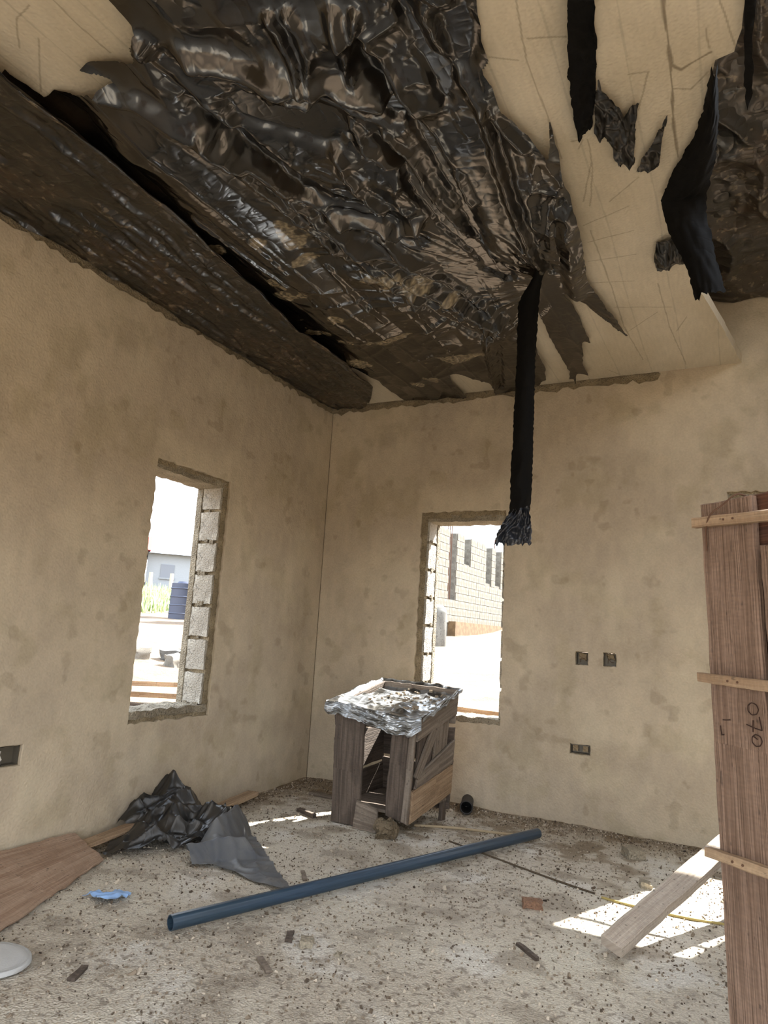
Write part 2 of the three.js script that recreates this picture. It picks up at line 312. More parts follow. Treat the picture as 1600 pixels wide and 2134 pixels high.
function woodTexture(light, dark, seed, knots = 0) {
  return texture(1024, 256, (u, v) => {
    const warp = 0.05 * (tileFbm(u, v, 3, 2, seed) - 0.5), vv = ((v + warp) % 1 + 1) % 1;
    const bands = cellNoise(u * 0.125 + 0.01, vv, 32, seed + 1) * 0.6 + cellNoise(Math.floor(u * 8) / 8 * 0 + u * 0.06, vv, 128, seed + 2) * 0.4;
    const blotch = tileFbm(u, v, 5, 4, seed + 5), saw = cellNoise(u, v * 0.08, 256, seed + 9), stain = smooth(0.58, 0.72, tileFbm(u, v, 7, 3, seed + 12));
    let c = blend(light, dark, clamp(0.15 + 0.6 * smooth(0.25, 0.8, bands) + 0.45 * (blotch - 0.45)));
    c = blend(c, dark, 0.35 * stain);
    const k = 0.95 + 0.1 * (saw - 0.5) + (smooth(0.9, 0.97, cellNoise(u, v, 48, seed + 20)) * -0.25);
    return c.map((x) => x * k);
  }, { size: [1.1, 0.28] });
}
const woodBump = texture(512, 256, (u, v) => 0.7 * cellNoise(u * 0.1, v, 128, 3) + 0.3 * tileFbm(u, v, 24, 3, 5), { srgb: false, size: [1.1, 0.28] });
const wood = (light, dark, seed, o = {}) => std({ map: woodTexture(rgb(light), rgb(dark), seed), bumpMap: woodBump, bumpScale: 0.003, roughness: 0.85, ...o });
const greyWood = wood(0x8f8376, 0x5d5146, 3), darkWood = wood(0x6d6055, 0x41372f, 13), tanWood = wood(0xb49a7d, 0x7f674f, 23), panelWood = wood(0x8f7767, 0x6b5546, 33), paleWood = wood(0xc2b6a8, 0xa59788, 43), battenWood = wood(0xb59c80, 0x8c7259, 53), redWood = wood(0x6a4632, 0x3f261b, 63);

const wrinkleBump = texture(1024, 1024, (u, v) => {
  const w = 0.06 * (tileFbm(u, v, 4, 3, 40) - 0.5), a = 1 - Math.abs(2 * cellNoise(((u + w) % 1 + 1) % 1, v, 9, 41) - 1), b = 1 - Math.abs(2 * cellNoise(u, ((v + 2 * w) % 1 + 1) % 1, 22, 42) - 1), r = 1 - Math.abs(2 * cellNoise(u * 0.25, ((v + w) % 1 + 1) % 1, 64, 43) - 1);
  return 0.5 * Math.pow(a, 4) + 0.25 * Math.pow(b, 3) + 0.15 * r * smooth(0.45, 0.6, tileFbm(u, v, 3, 2, 44)) + 0.1 * tileFbm(u, v, 60, 2, 45);
}, { srgb: false, size: [0.9, 0.9] });
const polythene = (o) => phys({ color: 0x14120f, roughness: 0.3, ior: 1.6, bumpMap: wrinkleBump, bumpScale: 0.0035, side: THREE.DoubleSide, ...o });
const blackPlastic = polythene({});
const mattBlack = polythene({ color: 0x0a0908, roughness: 0.8, ior: 1.35, specularIntensity: 0.5 });
const brownPlasticMap = texture(512, 1024, (u, v) => {
  const a = tileFbm(u, v, 4, 4, 61), b = tileFbm(u, v, 16, 3, 62), speck = smooth(0.66, 0.74, tileFbm(u, v, 44, 3, 63)) * smooth(0.42, 0.6, a);
  return blend(blend(rgb(0x0e0c0a), rgb(0x3a2a1c), smooth(0.52, 0.7, a) * 0.6 + 0.4 * smooth(0.55, 0.75, b)), rgb(0x9a8c76), 0.6 * speck);
}, { size: [1.1, 1.3] });
const brownPlastic = polythene({ color: 0xffffff, map: brownPlasticMap, roughness: 0.3, ior: 1.8, bumpScale: 0.007 });
const foil = std({ color: 0xc9cdd0, metalness: 0.85, roughness: 0.34, side: THREE.DoubleSide, bumpMap: wrinkleBump, bumpScale: 0.01, map: texture(512, 512, (u, v) => { const d = smooth(0.52, 0.66, tileFbm(u, v, 6, 4, 71)); return blend([0.95, 0.96, 0.97], [0.42, 0.39, 0.35], 0.7 * d); }, { size: [0.5, 0.5] }) });
const pipeBlue = phys({ color: 0x32475e, roughness: 0.38, ior: 1.5, map: texture(256, 512, (u, v) => { const d = tileFbm(u, v, 8, 4, 81); return blend([1, 1, 1], [1.0, 0.95, 0.85], d).map((x) => x * (0.86 + 0.14 * cellNoise(u, v, 64, 82))); }) });
const darkPipe = std({ color: 0x2b2927, roughness: 0.6 });
const steel = std({ color: 0x6d675c, metalness: 0.5, roughness: 0.55 });
const rust = std({ color: 0x5a4030, roughness: 0.85 });
const H = 3.4, UPPER = 3.95, WIDE = 5.1, DEEP = 6.6;

// ---------------------------------------------------------------- walls
function makeWall(name, label, [x0, x1], openings, recesses, top, at, turn, skinFrom = x0, skinTo = x1) {
  const g = new THREE.Group(); g.name = name; g.position.set(...at); g.rotation.y = turn;
  const core = toShape(rect(x0, x1, -0.35, 4.1));
  for (const o of openings) core.holes.push(toPath(rect(...o.hole)));
  for (const r of recesses) core.holes.push(toPath(rect(...r)));
  const cg = new THREE.ExtrudeGeometry(core, { depth: 0.225, bevelEnabled: false }); cg.translate(0, 0, -0.245);
  mesh('masonry', cg, coreMat, g);
  const line = ragged([[skinFrom, top(skinFrom)], ...top.breaks ?? [], [skinTo, top(skinTo)]], 0.045, 0.026, 5 + x1 * 10, false);
  const skin = toShape([[skinFrom, -0.02], ...line.map(([x, y]) => [clamp(x, skinFrom, skinTo), y]), [skinTo, -0.02]]);
  openings.forEach((o, i) => skin.holes.push(toPath(ragged(rect(...o.skin), 0.03, 0.009, 31 + i + x1))));
  recesses.forEach((r, i) => skin.holes.push(toPath(ragged(rect(r[0] - 0.002, r[1] + 0.002, r[2] - 0.002, r[3] + 0.002), 0.02, 0.005, 71 + i))));
  const sg = new THREE.ExtrudeGeometry(skin, { depth: 0.02, bevelEnabled: true, bevelThickness: 0.004, bevelSize: 0.004, bevelOffset: -0.004, bevelSegments: 1 }); sg.translate(0, 0, -0.024);
  mesh('plaster', sg, plaster, g);
  openings.forEach((o, k) => {
    if (!o.blocks) return;
    const [a, b, c, d] = o.hole;
    for (const side of [0, 1]) {
      let y = c + 0.03, i = 0;
      while (y < d - 0.06) {
        const h = Math.min(0.222, d - y - 0.02), w = 0.03, p = mesh('block', roughBlock(w, h - 0.012, 0.172, { seg: 6, amp: 0.008, freq: 22, seed: k * 31 + side * 11 + i + 1 }), blockMat, g);
        p.position.set(side ? b - 0.004 : a + 0.004, y + h / 2, -0.02 - 0.092 + 0.004 * perlin(i * 3.3, k, side));
        y += h + 0.013; i++;
      }
      const e = mesh('outer_render', roughBlock(0.034, d - c, 0.05, { seg: 10, amp: 0.006, freq: 16, seed: k + side + 4 }), mortarMat, g);
      e.position.set(side ? b - 0.008 : a + 0.008, (c + d) / 2, -0.222);
      for (let m = 0; m < 16; m++) {   // mortar snots in the joints and lumps of broken plaster
        const r = rng(k * 100 + side * 40 + m), s = 0.012 + 0.022 * r(), q = mesh('mortar_lump', roughBlock(s, s * (0.6 + r()), s * (0.8 + 1.2 * r()), { seg: 2, amp: 0.006, freq: 40, seed: m + 2 }), mortarMat, g);
        q.position.set(side ? b - 0.014 : a + 0.014, c + 0.03 + 0.235 * Math.floor(r() * 7) + 0.02 * (r() - 0.5), -0.03 - 0.17 * r());
      }
    }
    const sill = mesh('sill_mortar', roughBlock(b - a + 0.06, 0.05, 0.24, { seg: 18, amp: 0.022, freq: 13, seed: k + 5 }), mortarMat, g); sill.position.set((a + b) / 2, c + 0.005, -0.13);
    const lintel = mesh('lintel', roughBlock(b - a + 0.06, 0.05, 0.228, { seg: 16, amp: 0.012, freq: 11, seed: k + 9 }), mortarMat, g); lintel.position.set((a + b) / 2, d - 0.005, -0.134);
  });
  return structure(g, label, 'wall');
}
const flatTop = (y) => { const f = () => y; f.breaks = []; return f; };
const leftTop = flatTop(H - 0.06);
const backTop = (x) => (x < 2.9 ? H - 0.065 : UPPER - 0.02); backTop.breaks = [[2.9, H - 0.06], [2.905, UPPER - 0.03]];
makeWall('wall_left', 'tan plastered left wall with a tall narrow window opening', [-DEEP, 0], [{ hole: [-2.15, -1.425, 0.7, 2.335], skin: [-2.115, -1.372, 0.655, 2.365], blocks: true }], [[-3.0, -2.828, 0.512, 0.612]], leftTop, [0, 0, 0], Math.PI / 2);
const wallRear = makeWall('wall_rear', 'tan plastered rear wall with a tall window opening behind the box', [-0.245, WIDE + 0.245],
  [{ hole: [1.03, 1.73, 0.66, 2.3], skin: [0.98, 1.728, 0.648, 2.355], blocks: true }, { hole: [3.37, 4.1, 0.66, 2.4], skin: [3.355, 4.11, 0.648, 2.44], blocks: true }],
  [[2.303, 2.393, 1.158, 1.25], [2.503, 2.592, 1.161, 1.255], [2.268, 2.411, 0.514, 0.582]], backTop, [0, 0, 0], 0, 0, WIDE);
makeWall('wall_right', 'tan plastered right wall with an unseen opening added for light', [0, DEEP], [{ hole: [3.9, 6.3, 0.05, 2.15], skin: [3.88, 6.32, 0.05, 2.17] }], [], flatTop(UPPER - 0.03), [WIDE, 0, 0], -Math.PI / 2);  // opening out of view, added to light the room from the side
makeWall('wall_front', 'tan plastered front wall with a wide unseen opening added for light', [-WIDE - 0.245, 0.245], [{ hole: [-4.9, -0.3, 0.05, 2.15], skin: [-4.92, -0.28, 0.05, 2.17] }], [], flatTop(UPPER - 0.03), [0, 0, DEEP], Math.PI, -WIDE, 0);  // wide opening behind the camera, added and sized to brighten the interior

// ---------------------------------------------------------------- ceiling: cast slab, stepped up on the right
{
  const g = new THREE.Group(); g.name = 'ceiling';
  const outline = [[0, 0], ...SLAB_EDGE.map(([x, z]) => [x, Math.max(z, 0)]), [3.46, 4.6], [3.46, DEEP], [0, DEEP]], shape = toShape(ragged(outline, 0.06, 0.006, 3));
  const boxes = SLAB_MARKS.map((l) => [Math.min(...l.map((p) => p[0])) - 0.05, Math.max(...l.map((p) => p[0])) + 0.05, Math.min(...l.map((p) => p[1])) - 0.05, Math.max(...l.map((p) => p[1])) + 0.05]);
  const slabMap = texture(900, 1240, (u, v) => {
    const x = u * 4, z = v * 5.5;
    let c = blend(rgb(0xcabfaa), rgb(0xbaae97), smooth(-0.2, 0.25, fbm(x * 1.3, z * 0.7, 2, 4)));
    c = blend(c, rgb(0xd0c5b0), 0.6 * smooth(0.02, 0.3, fbm(x * 0.9 + 9, z * 0.9, 5, 4)));
    const boards = Math.abs(((x * 4.2 + 0.1 * perlin(x, z)) % 1) - 0.5), fine = perlin(x * 60, z * 9, 1) * 0.035 + perlin(x * 90, z * 90, 3) * 0.03;
    if (boards > 0.485) c = c.map((k) => k * 0.93);
    let dark = 0;
    for (let i = 0; i < SLAB_MARKS.length; i++) { const q = boxes[i]; if (x < q[0] || x > q[1] || z < q[2] || z > q[3]) continue; const w = i < 2 ? 0.012 * (0.7 + perlin(x * 9, z * 9, i)) : 0.0042, d = lineDist(x + 0.004 * perlin(x * 12, z * 12), z + 0.004 * perlin(x * 12, z * 12, 4), SLAB_MARKS[i])[0]; dark = Math.max(dark, (i < 2 ? 0.5 : 0.3) * smooth(w, w * 0.35, d)); }
    c = blend(c, rgb(0x4d4130), dark);
    return c.map((k) => k * (1 + fine));
  }, { size: [4, 5.5], clampEdge: true });
  const slabMat = std({ map: slabMap, bumpMap: plasterBump, bumpScale: 0.01, roughness: 0.85 });
  const sg = new THREE.ExtrudeGeometry(shape, { depth: 0.07, bevelEnabled: false }); sg.rotateX(Math.PI / 2); sg.translate(0, H + 0.07, 0);
  mesh('slab', sg, slabMat, g);
  const back = toShape([[0, 0], [2.75, 0], [2.75, DEEP], [0, DEEP]]), tg = new THREE.ExtrudeGeometry(back, { depth: UPPER - H - 0.07, bevelEnabled: false }); tg.rotateX(Math.PI / 2); tg.translate(0, UPPER, 0);
  mesh('slab_topping', tg, slabMat, g);   // the lip at the step is thin, the rest is solid
  const roof = toShape(rect(0, WIDE, 0, DEEP)); roof.holes.push(toPath(rect(3.9, 5.08, 1.4, 6.5)));   // unseen hole added in the upper slab to let daylight into the room
  const rg = new THREE.ExtrudeGeometry(roof, { depth: 0.15, bevelEnabled: false }); rg.rotateX(Math.PI / 2); rg.translate(0, UPPER + 0.15, 0);
  mesh('upper_slab', rg, slabMat, g);
  structure(g, 'pale concrete slab ceiling stepped up on the right', 'ceiling');
}

// ---------------------------------------------------------------- floor
const wallDist = (x, z) => Math.min(x, z, WIDE - x);
const floorY = (x, z) => 0.006 * fbm(x * 5, z * 5, 1, 3) + 0.004 * fbm(x * 22, z * 22, 3, 3) + clamp(0.5 + fbm(x * 2.1, z * 2.1, 7, 3) * 1.4) * 0.035 * Math.exp(-Math.max(0, wallDist(x, z)) / 0.12);
{
  const g = new THREE.Group(); g.name = 'floor';
  const fg = new THREE.PlaneGeometry(WIDE, DEEP, 300, 390); fg.rotateX(-Math.PI / 2); fg.translate(WIDE / 2, 0, DEEP / 2);
  const p = fg.attributes.position, uv = fg.attributes.uv;
  for (let i = 0; i < p.count; i++) { p.setY(i, floorY(p.getX(i), p.getZ(i))); uv.setXY(i, p.getX(i), p.getZ(i)); }
  fg.computeVertexNormals();
  const map = texture(1280, 1664, (u, v) => {
    const x = u * WIDE, z = v * DEEP, big = fbm(x * 0.9, z * 0.9, 1, 4), mid = fbm(x * 4, z * 4, 2, 3), fine = fbm(x * 26, z * 26, 3, 2), gr = perlin(x * 150, z * 150, 5), pale = smooth(0.05, 0.3, fbm(x * 2.2 + 4, z * 2.2, 9, 3));
    let c = blend(rgb(0xc6bfb0), rgb(0xb8afa0), smooth(-0.25, 0.25, big));
    c = blend(c, rgb(0xd2cec6), 0.75 * pale);
    c = blend(c, rgb(0x8f8577), 0.6 * smooth(0.04, 0.26, mid));
    c = blend(c, rgb(0x7a7064), 0.6 * smooth(0.14 - 0.3 * big, 0.34 - 0.3 * big, fine + 0.6 * fbm(x * 57, z * 57, 8, 2)));
    const soil = clamp(0.65 * smooth(0.3, 0.03, wallDist(x, z) + 0.3 * mid) + 0.55 * smooth(-0.02, 0.16, mid + 0.35 * fbm(x * 11, z * 11, 6, 2)) * smooth(1.5, 0.5, z + 0.6 * big));   // brown earth swept up along the walls
    c = blend(c, rgb(0x77664f), soil);
    return c.map((k) => k * (1 + 0.16 * gr));
  }, { size: [WIDE, DEEP], clampEdge: true });
  const bump = texture(1024, 1024, (u, v) => 0.6 * tileFbm(u, v, 40, 4, 4) + 0.4 * cellNoise(u, v, 300, 6), { srgb: false, size: [1.6, 1.6] });
  mesh('screed', fg, std({ map, bumpMap: bump, bumpScale: 0.012, roughness: 0.96 }), g);
  const bg = new THREE.BoxGeometry(WIDE, 0.3, DEEP); bg.translate(WIDE / 2, -0.18, DEEP / 2);
  mesh('base', metreUv(bg), blockMat, g);
  structure(g, 'dusty grey floor strewn with dirt', 'floor');
}

// ---------------------------------------------------------------- polythene left on the ceiling
{
  const outline = ragged(MAIN_OUTLINE.map(([x, z]) => [x, Math.max(z, 0.012)]), 0.05, 0.007, 17);
  const crumple = (x, z) => clamp(smooth(1.25, 0.3, Math.hypot((x - 2.15) / 0.9, (z - 3.0) / 1.3)) + 0.5 * smooth(0.5, 0.1, Math.hypot(x - 2.3, z - 2.0)));
  for (const f of FOLDS) { const xs = f.p.map((p) => p[0]), zs = f.p.map((p) => p[1]), m = f.w * 3 + 0.03; f.b = [Math.min(...xs) - m, Math.max(...xs) + m, Math.min(...zs) - m, Math.max(...zs) + m]; }
  const hang = (x, z) => {
    let h = 0.022;
    for (const f of FOLDS) {
      if (x < f.b[0] || x > f.b[1] || z < f.b[2] || z > f.b[3]) continue;
      const [d, , , side] = lineDist(x + 0.012 * perlin(x * 14, z * 14, 3), z + 0.012 * perlin(x * 14, z * 14, 9), f.p), k = d / f.w;
      if (k < 3) h += 1.3 * f.h * (0.72 * Math.exp(-k * k * (side > 0 ? 1.7 : 0.8)) + 0.28 * Math.max(0, 1 - k));
    }
    // creases fan out from the point where the long strip hangs
    const px = x - 2.5, pz = z - 1.62, rad = Math.hypot(px, pz), ang = Math.atan2(px, pz), w = 0.12 * perlin(x * 2.2, z * 2.2, 1), c = crumple(x, z), near = smooth(0.05, 0.5, rad);
    const flat = Math.max(smooth(0.34, 0.14, lineDist(x, z, [[2.1, 1.95], [2.45, 2.95]])[0]), smooth(0.36, 0.16, lineDist(x, z, [[1.0, 2.5], [1.25, 3.1]])[0])), tight = 1 - 0.85 * flat;   // stretches pulled taut
    const ridge = (n, p) => Math.max(0, 1 - 2.3 * Math.abs(n)) ** p;
    h += tight * near * (0.035 * ridge(perlin(ang * 3.1 + w, rad * 0.8, 2), 3) + 0.02 * ridge(perlin(ang * 7.3 + w * 2, rad * 1.3, 5), 3)) * (0.45 + 0.55 * c);
    const s = x * 0.8 + z * 0.6, t = z * 0.8 - x * 0.6;
    h += tight * c * (0.026 * ridge(perlin(s * 3.4 + w * 4, t * 1.5, 4), 3) + 0.009 * ridge(perlin(t * 7 + w * 5, s * 3.1, 7), 3) + 0.0025 * ridge(perlin(s * 19, t * 9, 9), 2));
    const seam = Math.abs(((x * 3.4 + 0.18 * z) % 1 + 1) % 1 - 0.5); h += 0.008 * smooth(0.03, 0.0, seam) * (1 - c) + 0.014 * (1 - c) * (1 - (2 * seam) ** 2) + 0.022 * tight * fbm(x * 1.5, z * 1.1, 3, 2);
    const crimp = perlin(x * 2.3 + z * 4, (z * 0.94 + x * 0.34) * 26 + 1.5 * perlin(x * 6, z * 6, 2), 5) + 0.6 * perlin(x * 5, (z * 0.94 + x * 0.34) * 61, 8);
    h += 0.0016 * crimp * Math.max(flat, 0.8 * smooth(0.0, 0.22, fbm(x * 1.9, z * 1.4, 11, 3)));   // fine crimps across the length
    return H - Math.max(0.006, h);
  };
  const sx = [0.2, 2.9], sz = [0, 4.3];
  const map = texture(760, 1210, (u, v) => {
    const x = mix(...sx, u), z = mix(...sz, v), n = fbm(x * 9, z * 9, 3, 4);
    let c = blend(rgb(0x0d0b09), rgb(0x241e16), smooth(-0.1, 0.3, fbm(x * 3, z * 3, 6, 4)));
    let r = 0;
    for (const [a, b, p, q] of RESIDUE_SHEEN) { const d = Math.hypot((x - a) / (p + 0.01), (z - b) / (Math.min(q, 0.12) + 0.01)) + 1.3 * n; r = Math.max(r, smooth(1.05, 0.75, d)); }
    const low = smooth(2.6, 1.2, z) * smooth(2.4, 1.6, x), scatter = smooth(0.3, 0.4, fbm(x * 16, z * 40, 12, 3) + 0.14 * fbm(x * 2, z * 2, 5, 2)) * low;   // cement grout stuck to the sheet; pale patches also paint in some silvery sheen
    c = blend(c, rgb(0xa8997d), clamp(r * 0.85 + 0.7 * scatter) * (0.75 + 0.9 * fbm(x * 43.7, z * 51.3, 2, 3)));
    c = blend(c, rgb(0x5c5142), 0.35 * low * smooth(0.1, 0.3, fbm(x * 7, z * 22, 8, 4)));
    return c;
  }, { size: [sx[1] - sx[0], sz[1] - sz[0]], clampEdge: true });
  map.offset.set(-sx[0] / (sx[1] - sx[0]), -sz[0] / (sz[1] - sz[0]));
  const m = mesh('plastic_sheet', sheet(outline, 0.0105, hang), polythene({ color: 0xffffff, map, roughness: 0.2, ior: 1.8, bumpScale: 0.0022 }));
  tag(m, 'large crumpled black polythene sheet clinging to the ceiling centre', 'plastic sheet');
}
{
  const edgeX = (z) => { const e = STRIP_EDGE; for (let i = 0; i + 1 < e.length; i++) if (z <= e[i + 1][1]) return mix(e[i][0], e[i + 1][0], clamp((z - e[i][1]) / (e[i + 1][1] - e[i][1]))); return e[e.length - 1][0]; };
  const hang = (x, z) => { const s = clamp(x / edgeX(z)); return H - (0.02 + 0.05 * s * s * (1 + 1.6 * fbm(z * 1.4, 2.2, 4, 3)) + 0.022 * Math.max(0, 1 - 2.4 * Math.abs(perlin(x * 7 - z * 0.8, z * 0.9, 3))) ** 3 + 0.009 * Math.max(0, 1 - 2.4 * Math.abs(perlin(x * 17 - z * 3, z * 3.2, 6))) ** 2 + 0.02 * fbm(x * 5, z * 2.5, 2, 3)); };
  const wob = (z) => 0.05 * fbm(z * 2.1, 1.7, 3, 3), dense = ragged(STRIP_OUTLINE, 0.12, 0.001, 21), poly = dense.map(([x, z]) => [Math.max(x + (x > 0.5 ? wob(z) : 0), 0.008), Math.max(z, 0.012)]);
  const g = thing('plastic_strip', 'long brown and black polythene strip along the left wall top', 'plastic sheet');
  mesh('film', sheet(ragged(poly, 0.09, 0.012, 23), 0.012, hang), brownPlastic, g);
  const pts = ragged(STRIP_EDGE, 0.12, 0.001, 22, false).map(([x, z]) => V(x - 0.014 + wob(z), hang(x - 0.01, z) - 0.004, Math.max(z, 0.02))), curve = new THREE.CatmullRomCurve3(pts), tg = new THREE.TubeGeometry(curve, 90, 0.018, 8, false), p = tg.attributes.position, c = V(0, 0, 0);
  for (let i = 0; i < p.count; i++) {
    const t = Math.floor(i / 9) / 90; curve.getPointAt(t, c);
    const w = clamp(0.6 + 1.5 * fbm(t * 11, 1, 2, 3), 0.15, 1.2);
    p.setXYZ(i, c.x + (p.getX(i) - c.x) * w * 1.3, c.y + (p.getY(i) - c.y) * w * 0.55 + 0.012 * perlin(t * 9, 3, 1), c.z + (p.getZ(i) - c.z) * w);
  }
  tg.computeVertexNormals(); const tu = tg.attributes.uv; for (let i = 0; i < tu.count; i++) tu.setXY(i, tu.getY(i) * 0.15, tu.getX(i) * 4);
  mesh('rolled_edge', tg, brownPlastic, g);
}
function scrap(poly, cell, drop, wr, material, name, label, seed) {
  const cx = poly.reduce((s, p) => s + p[0], 0) / poly.length, cz = poly.reduce((s, p) => s + p[1], 0) / poly.length;
  const g = sheet(ragged(poly.map(([x, z]) => [x, Math.max(z, 0.012)]), 0.03, 0.006, seed), cell, (x, z) => H - 0.008 - Math.max(0, drop(x, z, cx, cz) + wr * (Math.max(0, 1 - 2.4 * Math.abs(perlin(x * 13 + seed, z * 5, 1))) ** 2 + 0.5 * Math.max(0, 1 - 2.4 * Math.abs(perlin(x * 34, z * 12, seed))) ** 2)));
  return tag(mesh(name, g, material), label, 'plastic scrap', 'torn polythene left on the slab');
}
scrap(R1, 0.009, (x, z) => 0.05 * smooth(2.96, 2.86, x - (z - 3.1) * 0.25), 0.02, mattBlack, 'plastic_remnant', 'long narrow matt black polythene flap at the top of the pale slab', 3);
scrap(R2, 0.007, () => 0.012, 0.03, blackPlastic, 'plastic_remnant', 'crinkled shiny black polythene scrap with torn points beside the long flap', 5);
scrap(R3, 0.007, () => 0.01, 0.018, blackPlastic, 'plastic_remnant', 'small thorn-shaped dark polythene scrap on the pale slab', 7);
scrap(R4, 0.006, (x, z, cx, cz) => 0.05 * smooth(0.14, 0.0, Math.hypot(x - cx, z - cz)), 0.025, blackPlastic, 'plastic_remnant', 'small bunched dark polythene knot next to the curved black strip', 9);
scrap(R6, 0.008, () => 0.02, 0.012, mattBlack, 'plastic_remnant', 'thin dark polythene strip in the top right corner of the slab', 11);
{
  const poly = [[2.78, 0.012], [3.86, 0.012], [3.86, 4.6], [2.78, 4.6]];
  const y = (x, z) => UPPER - 0.012 - 0.05 * Math.max(0, 1 - 2.2 * Math.abs(perlin(x * 2.3 + z * 0.8, z * 1.3, 4))) ** 3 - 0.014 * Math.max(0, 1 - 2.2 * Math.abs(perlin(x * 8, z * 6, 9))) ** 2 - 0.03 * smooth(0.25, 0.02, z) * (0.5 + perlin(x * 6, 1));
  const g = sheet(ragged(poly, 0.08, 0.006, 29), 0.018, y);
  tag(mesh('plastic_sheet', g, brownPlastic), 'brown glossy polythene sheet over the raised ceiling at the right', 'plastic sheet');
}

// strips that have come away and hang down
{
  const g = thing('hanging_plastic_strip', 'long matt black polythene strip hanging straight down from the ceiling centre', 'plastic strip');
  const pts = [V(2.47, 3.372, 1.86), V(2.43, 3.36, 1.79), V(2.375, 3.27, 1.74), V(2.36, 3.05, 1.727), V(2.355, 2.75, 1.727), V(2.35, 2.33, 1.73), V(2.347, 2.06, 1.735), V(2.34, 1.99, 1.735)];
  const side = (t) => [V(0.94, 0.1, 0.34).lerp(V(0.95, 0, -0.3), smooth(0, 0.25, t)).normalize(), V(0.3, 0, 0.95)];
  mesh('strip', ribbon(pts, [0.05, 0.12, 0.112, 0.105, 0.112, 0.115, 0.118, 0.108], side, 14, (s, t) => 0.03 * (1 - s * s) - 0.012 * Math.abs(s) ** 3 + 0.006 * Math.sin(t * 40 + s * 3) * smooth(0.5, 0.9, t) + 0.004 * perlin(s * 3, t * 30), 110), mattBlack, g);
  const low = [V(2.345, 2.02, 1.74), V(2.335, 1.95, 1.742), V(2.32, 1.88, 1.745), V(2.312, 1.82, 1.75)];
  mesh('frayed_end', ribbon(low, [0.1, 0.14, 0.18, 0.2], side, 22, (s, t) => 0.045 * Math.max(0, 1 - 2.3 * Math.abs(perlin(s * 3.4 + 3, t * 3))) ** 2 + 0.02 * perlin(s * 9, t * 5, 3) + 0.012, 26), polythene({ color: 0x2c2f36, roughness: 0.32 }), g);
}
{
  const g = thing('hanging_plastic_strip', 'thick curved black polythene strip drooping from the slab edge at the right', 'plastic strip');
  const pts = [V(3.374, 3.385, 2.98), V(3.345, 3.37, 2.7), V(3.26, 3.37, 2.38), V(3.225, 3.36, 2.22), V(3.235, 3.28, 2.16), V(3.275, 3.13, 2.15), V(3.31, 2.98, 2.15), V(3.325, 2.9, 2.15)];
  const side = (t) => [V(1, 0, 0.15).lerp(V(0.97, 0.1, -0.1), smooth(0.4, 0.7, t)).normalize(), V(0, -1, 0).lerp(V(0, 0, 1), smooth(0.45, 0.75, t)).normalize()];
  mesh('strip', ribbon(pts, [0.02, 0.05, 0.1, 0.18, 0.2, 0.17, 0.135, 0.125], side, 16, (s, t) => 0.05 * (1 - s * s) + 0.012 * perlin(s * 4, t * 16), 90), mattBlack, g);
}

// ---------------------------------------------------------------- fittings in the walls
function backBox(name, label, category, w, h, at, turn, group) {
  const g = thing(name, label, category, at, group), t = 0.002, D = 0.045; g.rotation.y = turn;
  const add = (n, a, b, c, x, y, z, m = steel) => { const b1 = mesh(n, new THREE.BoxGeometry(a, b, c), m, g); b1.position.set(x, y, z); return b1; };
  add('back', w - 0.004, h - 0.004, t, 0, 0, -D);
  for (const s of [-1, 1]) { add('side', t, h - 0.004, D, s * (w / 2 - 0.004), 0, -D / 2); add('rim', w - 0.004, t, D, 0, s * (h / 2 - 0.004), -D / 2); }
  return g;
}
const blobMat = std({ map: plasterMap, bumpMap: blockBump, bumpScale: 0.01, color: 0xb9b0a2 });
for (const [x, y, label, k] of [[2.348, 1.204, 'empty dark switch box nearer the rear window', 1], [2.5475, 1.208, 'empty dark switch box further from the rear window', 2]]) {
  const b = backBox('switch_box', label, 'switch box', 0.09, 0.092, [x, y, -0.018], 0, 'empty switch boxes');
  const m = mesh('mortar_smear', roughBlock(0.06, 0.04, 0.02, { seg: 5, amp: 0.016, freq: 30, seed: k }), blobMat, b); m.position.set(0.005, 0.012 * k, -0.034);
  const w = mesh('wire', new THREE.TubeGeometry(new THREE.CatmullRomCurve3([V(-0.02, -0.03, -0.04), V(-0.01, 0, -0.015), V(0.01, 0.02 - 0.02 * k, -0.02), V(0.025, -0.02, -0.03)]), 20, 0.0018, 5), rust, b); w.castShadow = true;
}
{
  const b = backBox('socket_box', 'grey double socket box low on the rear wall', 'socket', 0.143, 0.068, [2.34, 0.548, -0.018], 0);
  for (const s of [-1, 1]) { const m = mesh('bracket', roughBlock(0.038, 0.045, 0.006, { seg: 4, amp: 0.004, freq: 40, seed: 5 + s }), blobMat, b); m.position.set(s * 0.036, 0.006, -0.012); }
  const f = mesh('flange', new THREE.BoxGeometry(0.13, 0.006, 0.02), steel, b); f.position.set(0, 0.028, -0.014);
  const c = backBox('socket_box', 'dark double socket box low on the left wall at the frame edge', 'socket', 0.172, 0.1, [-0.018, 0.562, 2.914], Math.PI / 2);
  const m = mesh('mortar_smear', roughBlock(0.07, 0.07, 0.02, { seg: 6, amp: 0.018, freq: 34, seed: 12 }), std({ color: 0xc9c4bd, roughness: 0.9 }), c); m.position.set(-0.045, -0.008, -0.02);
}
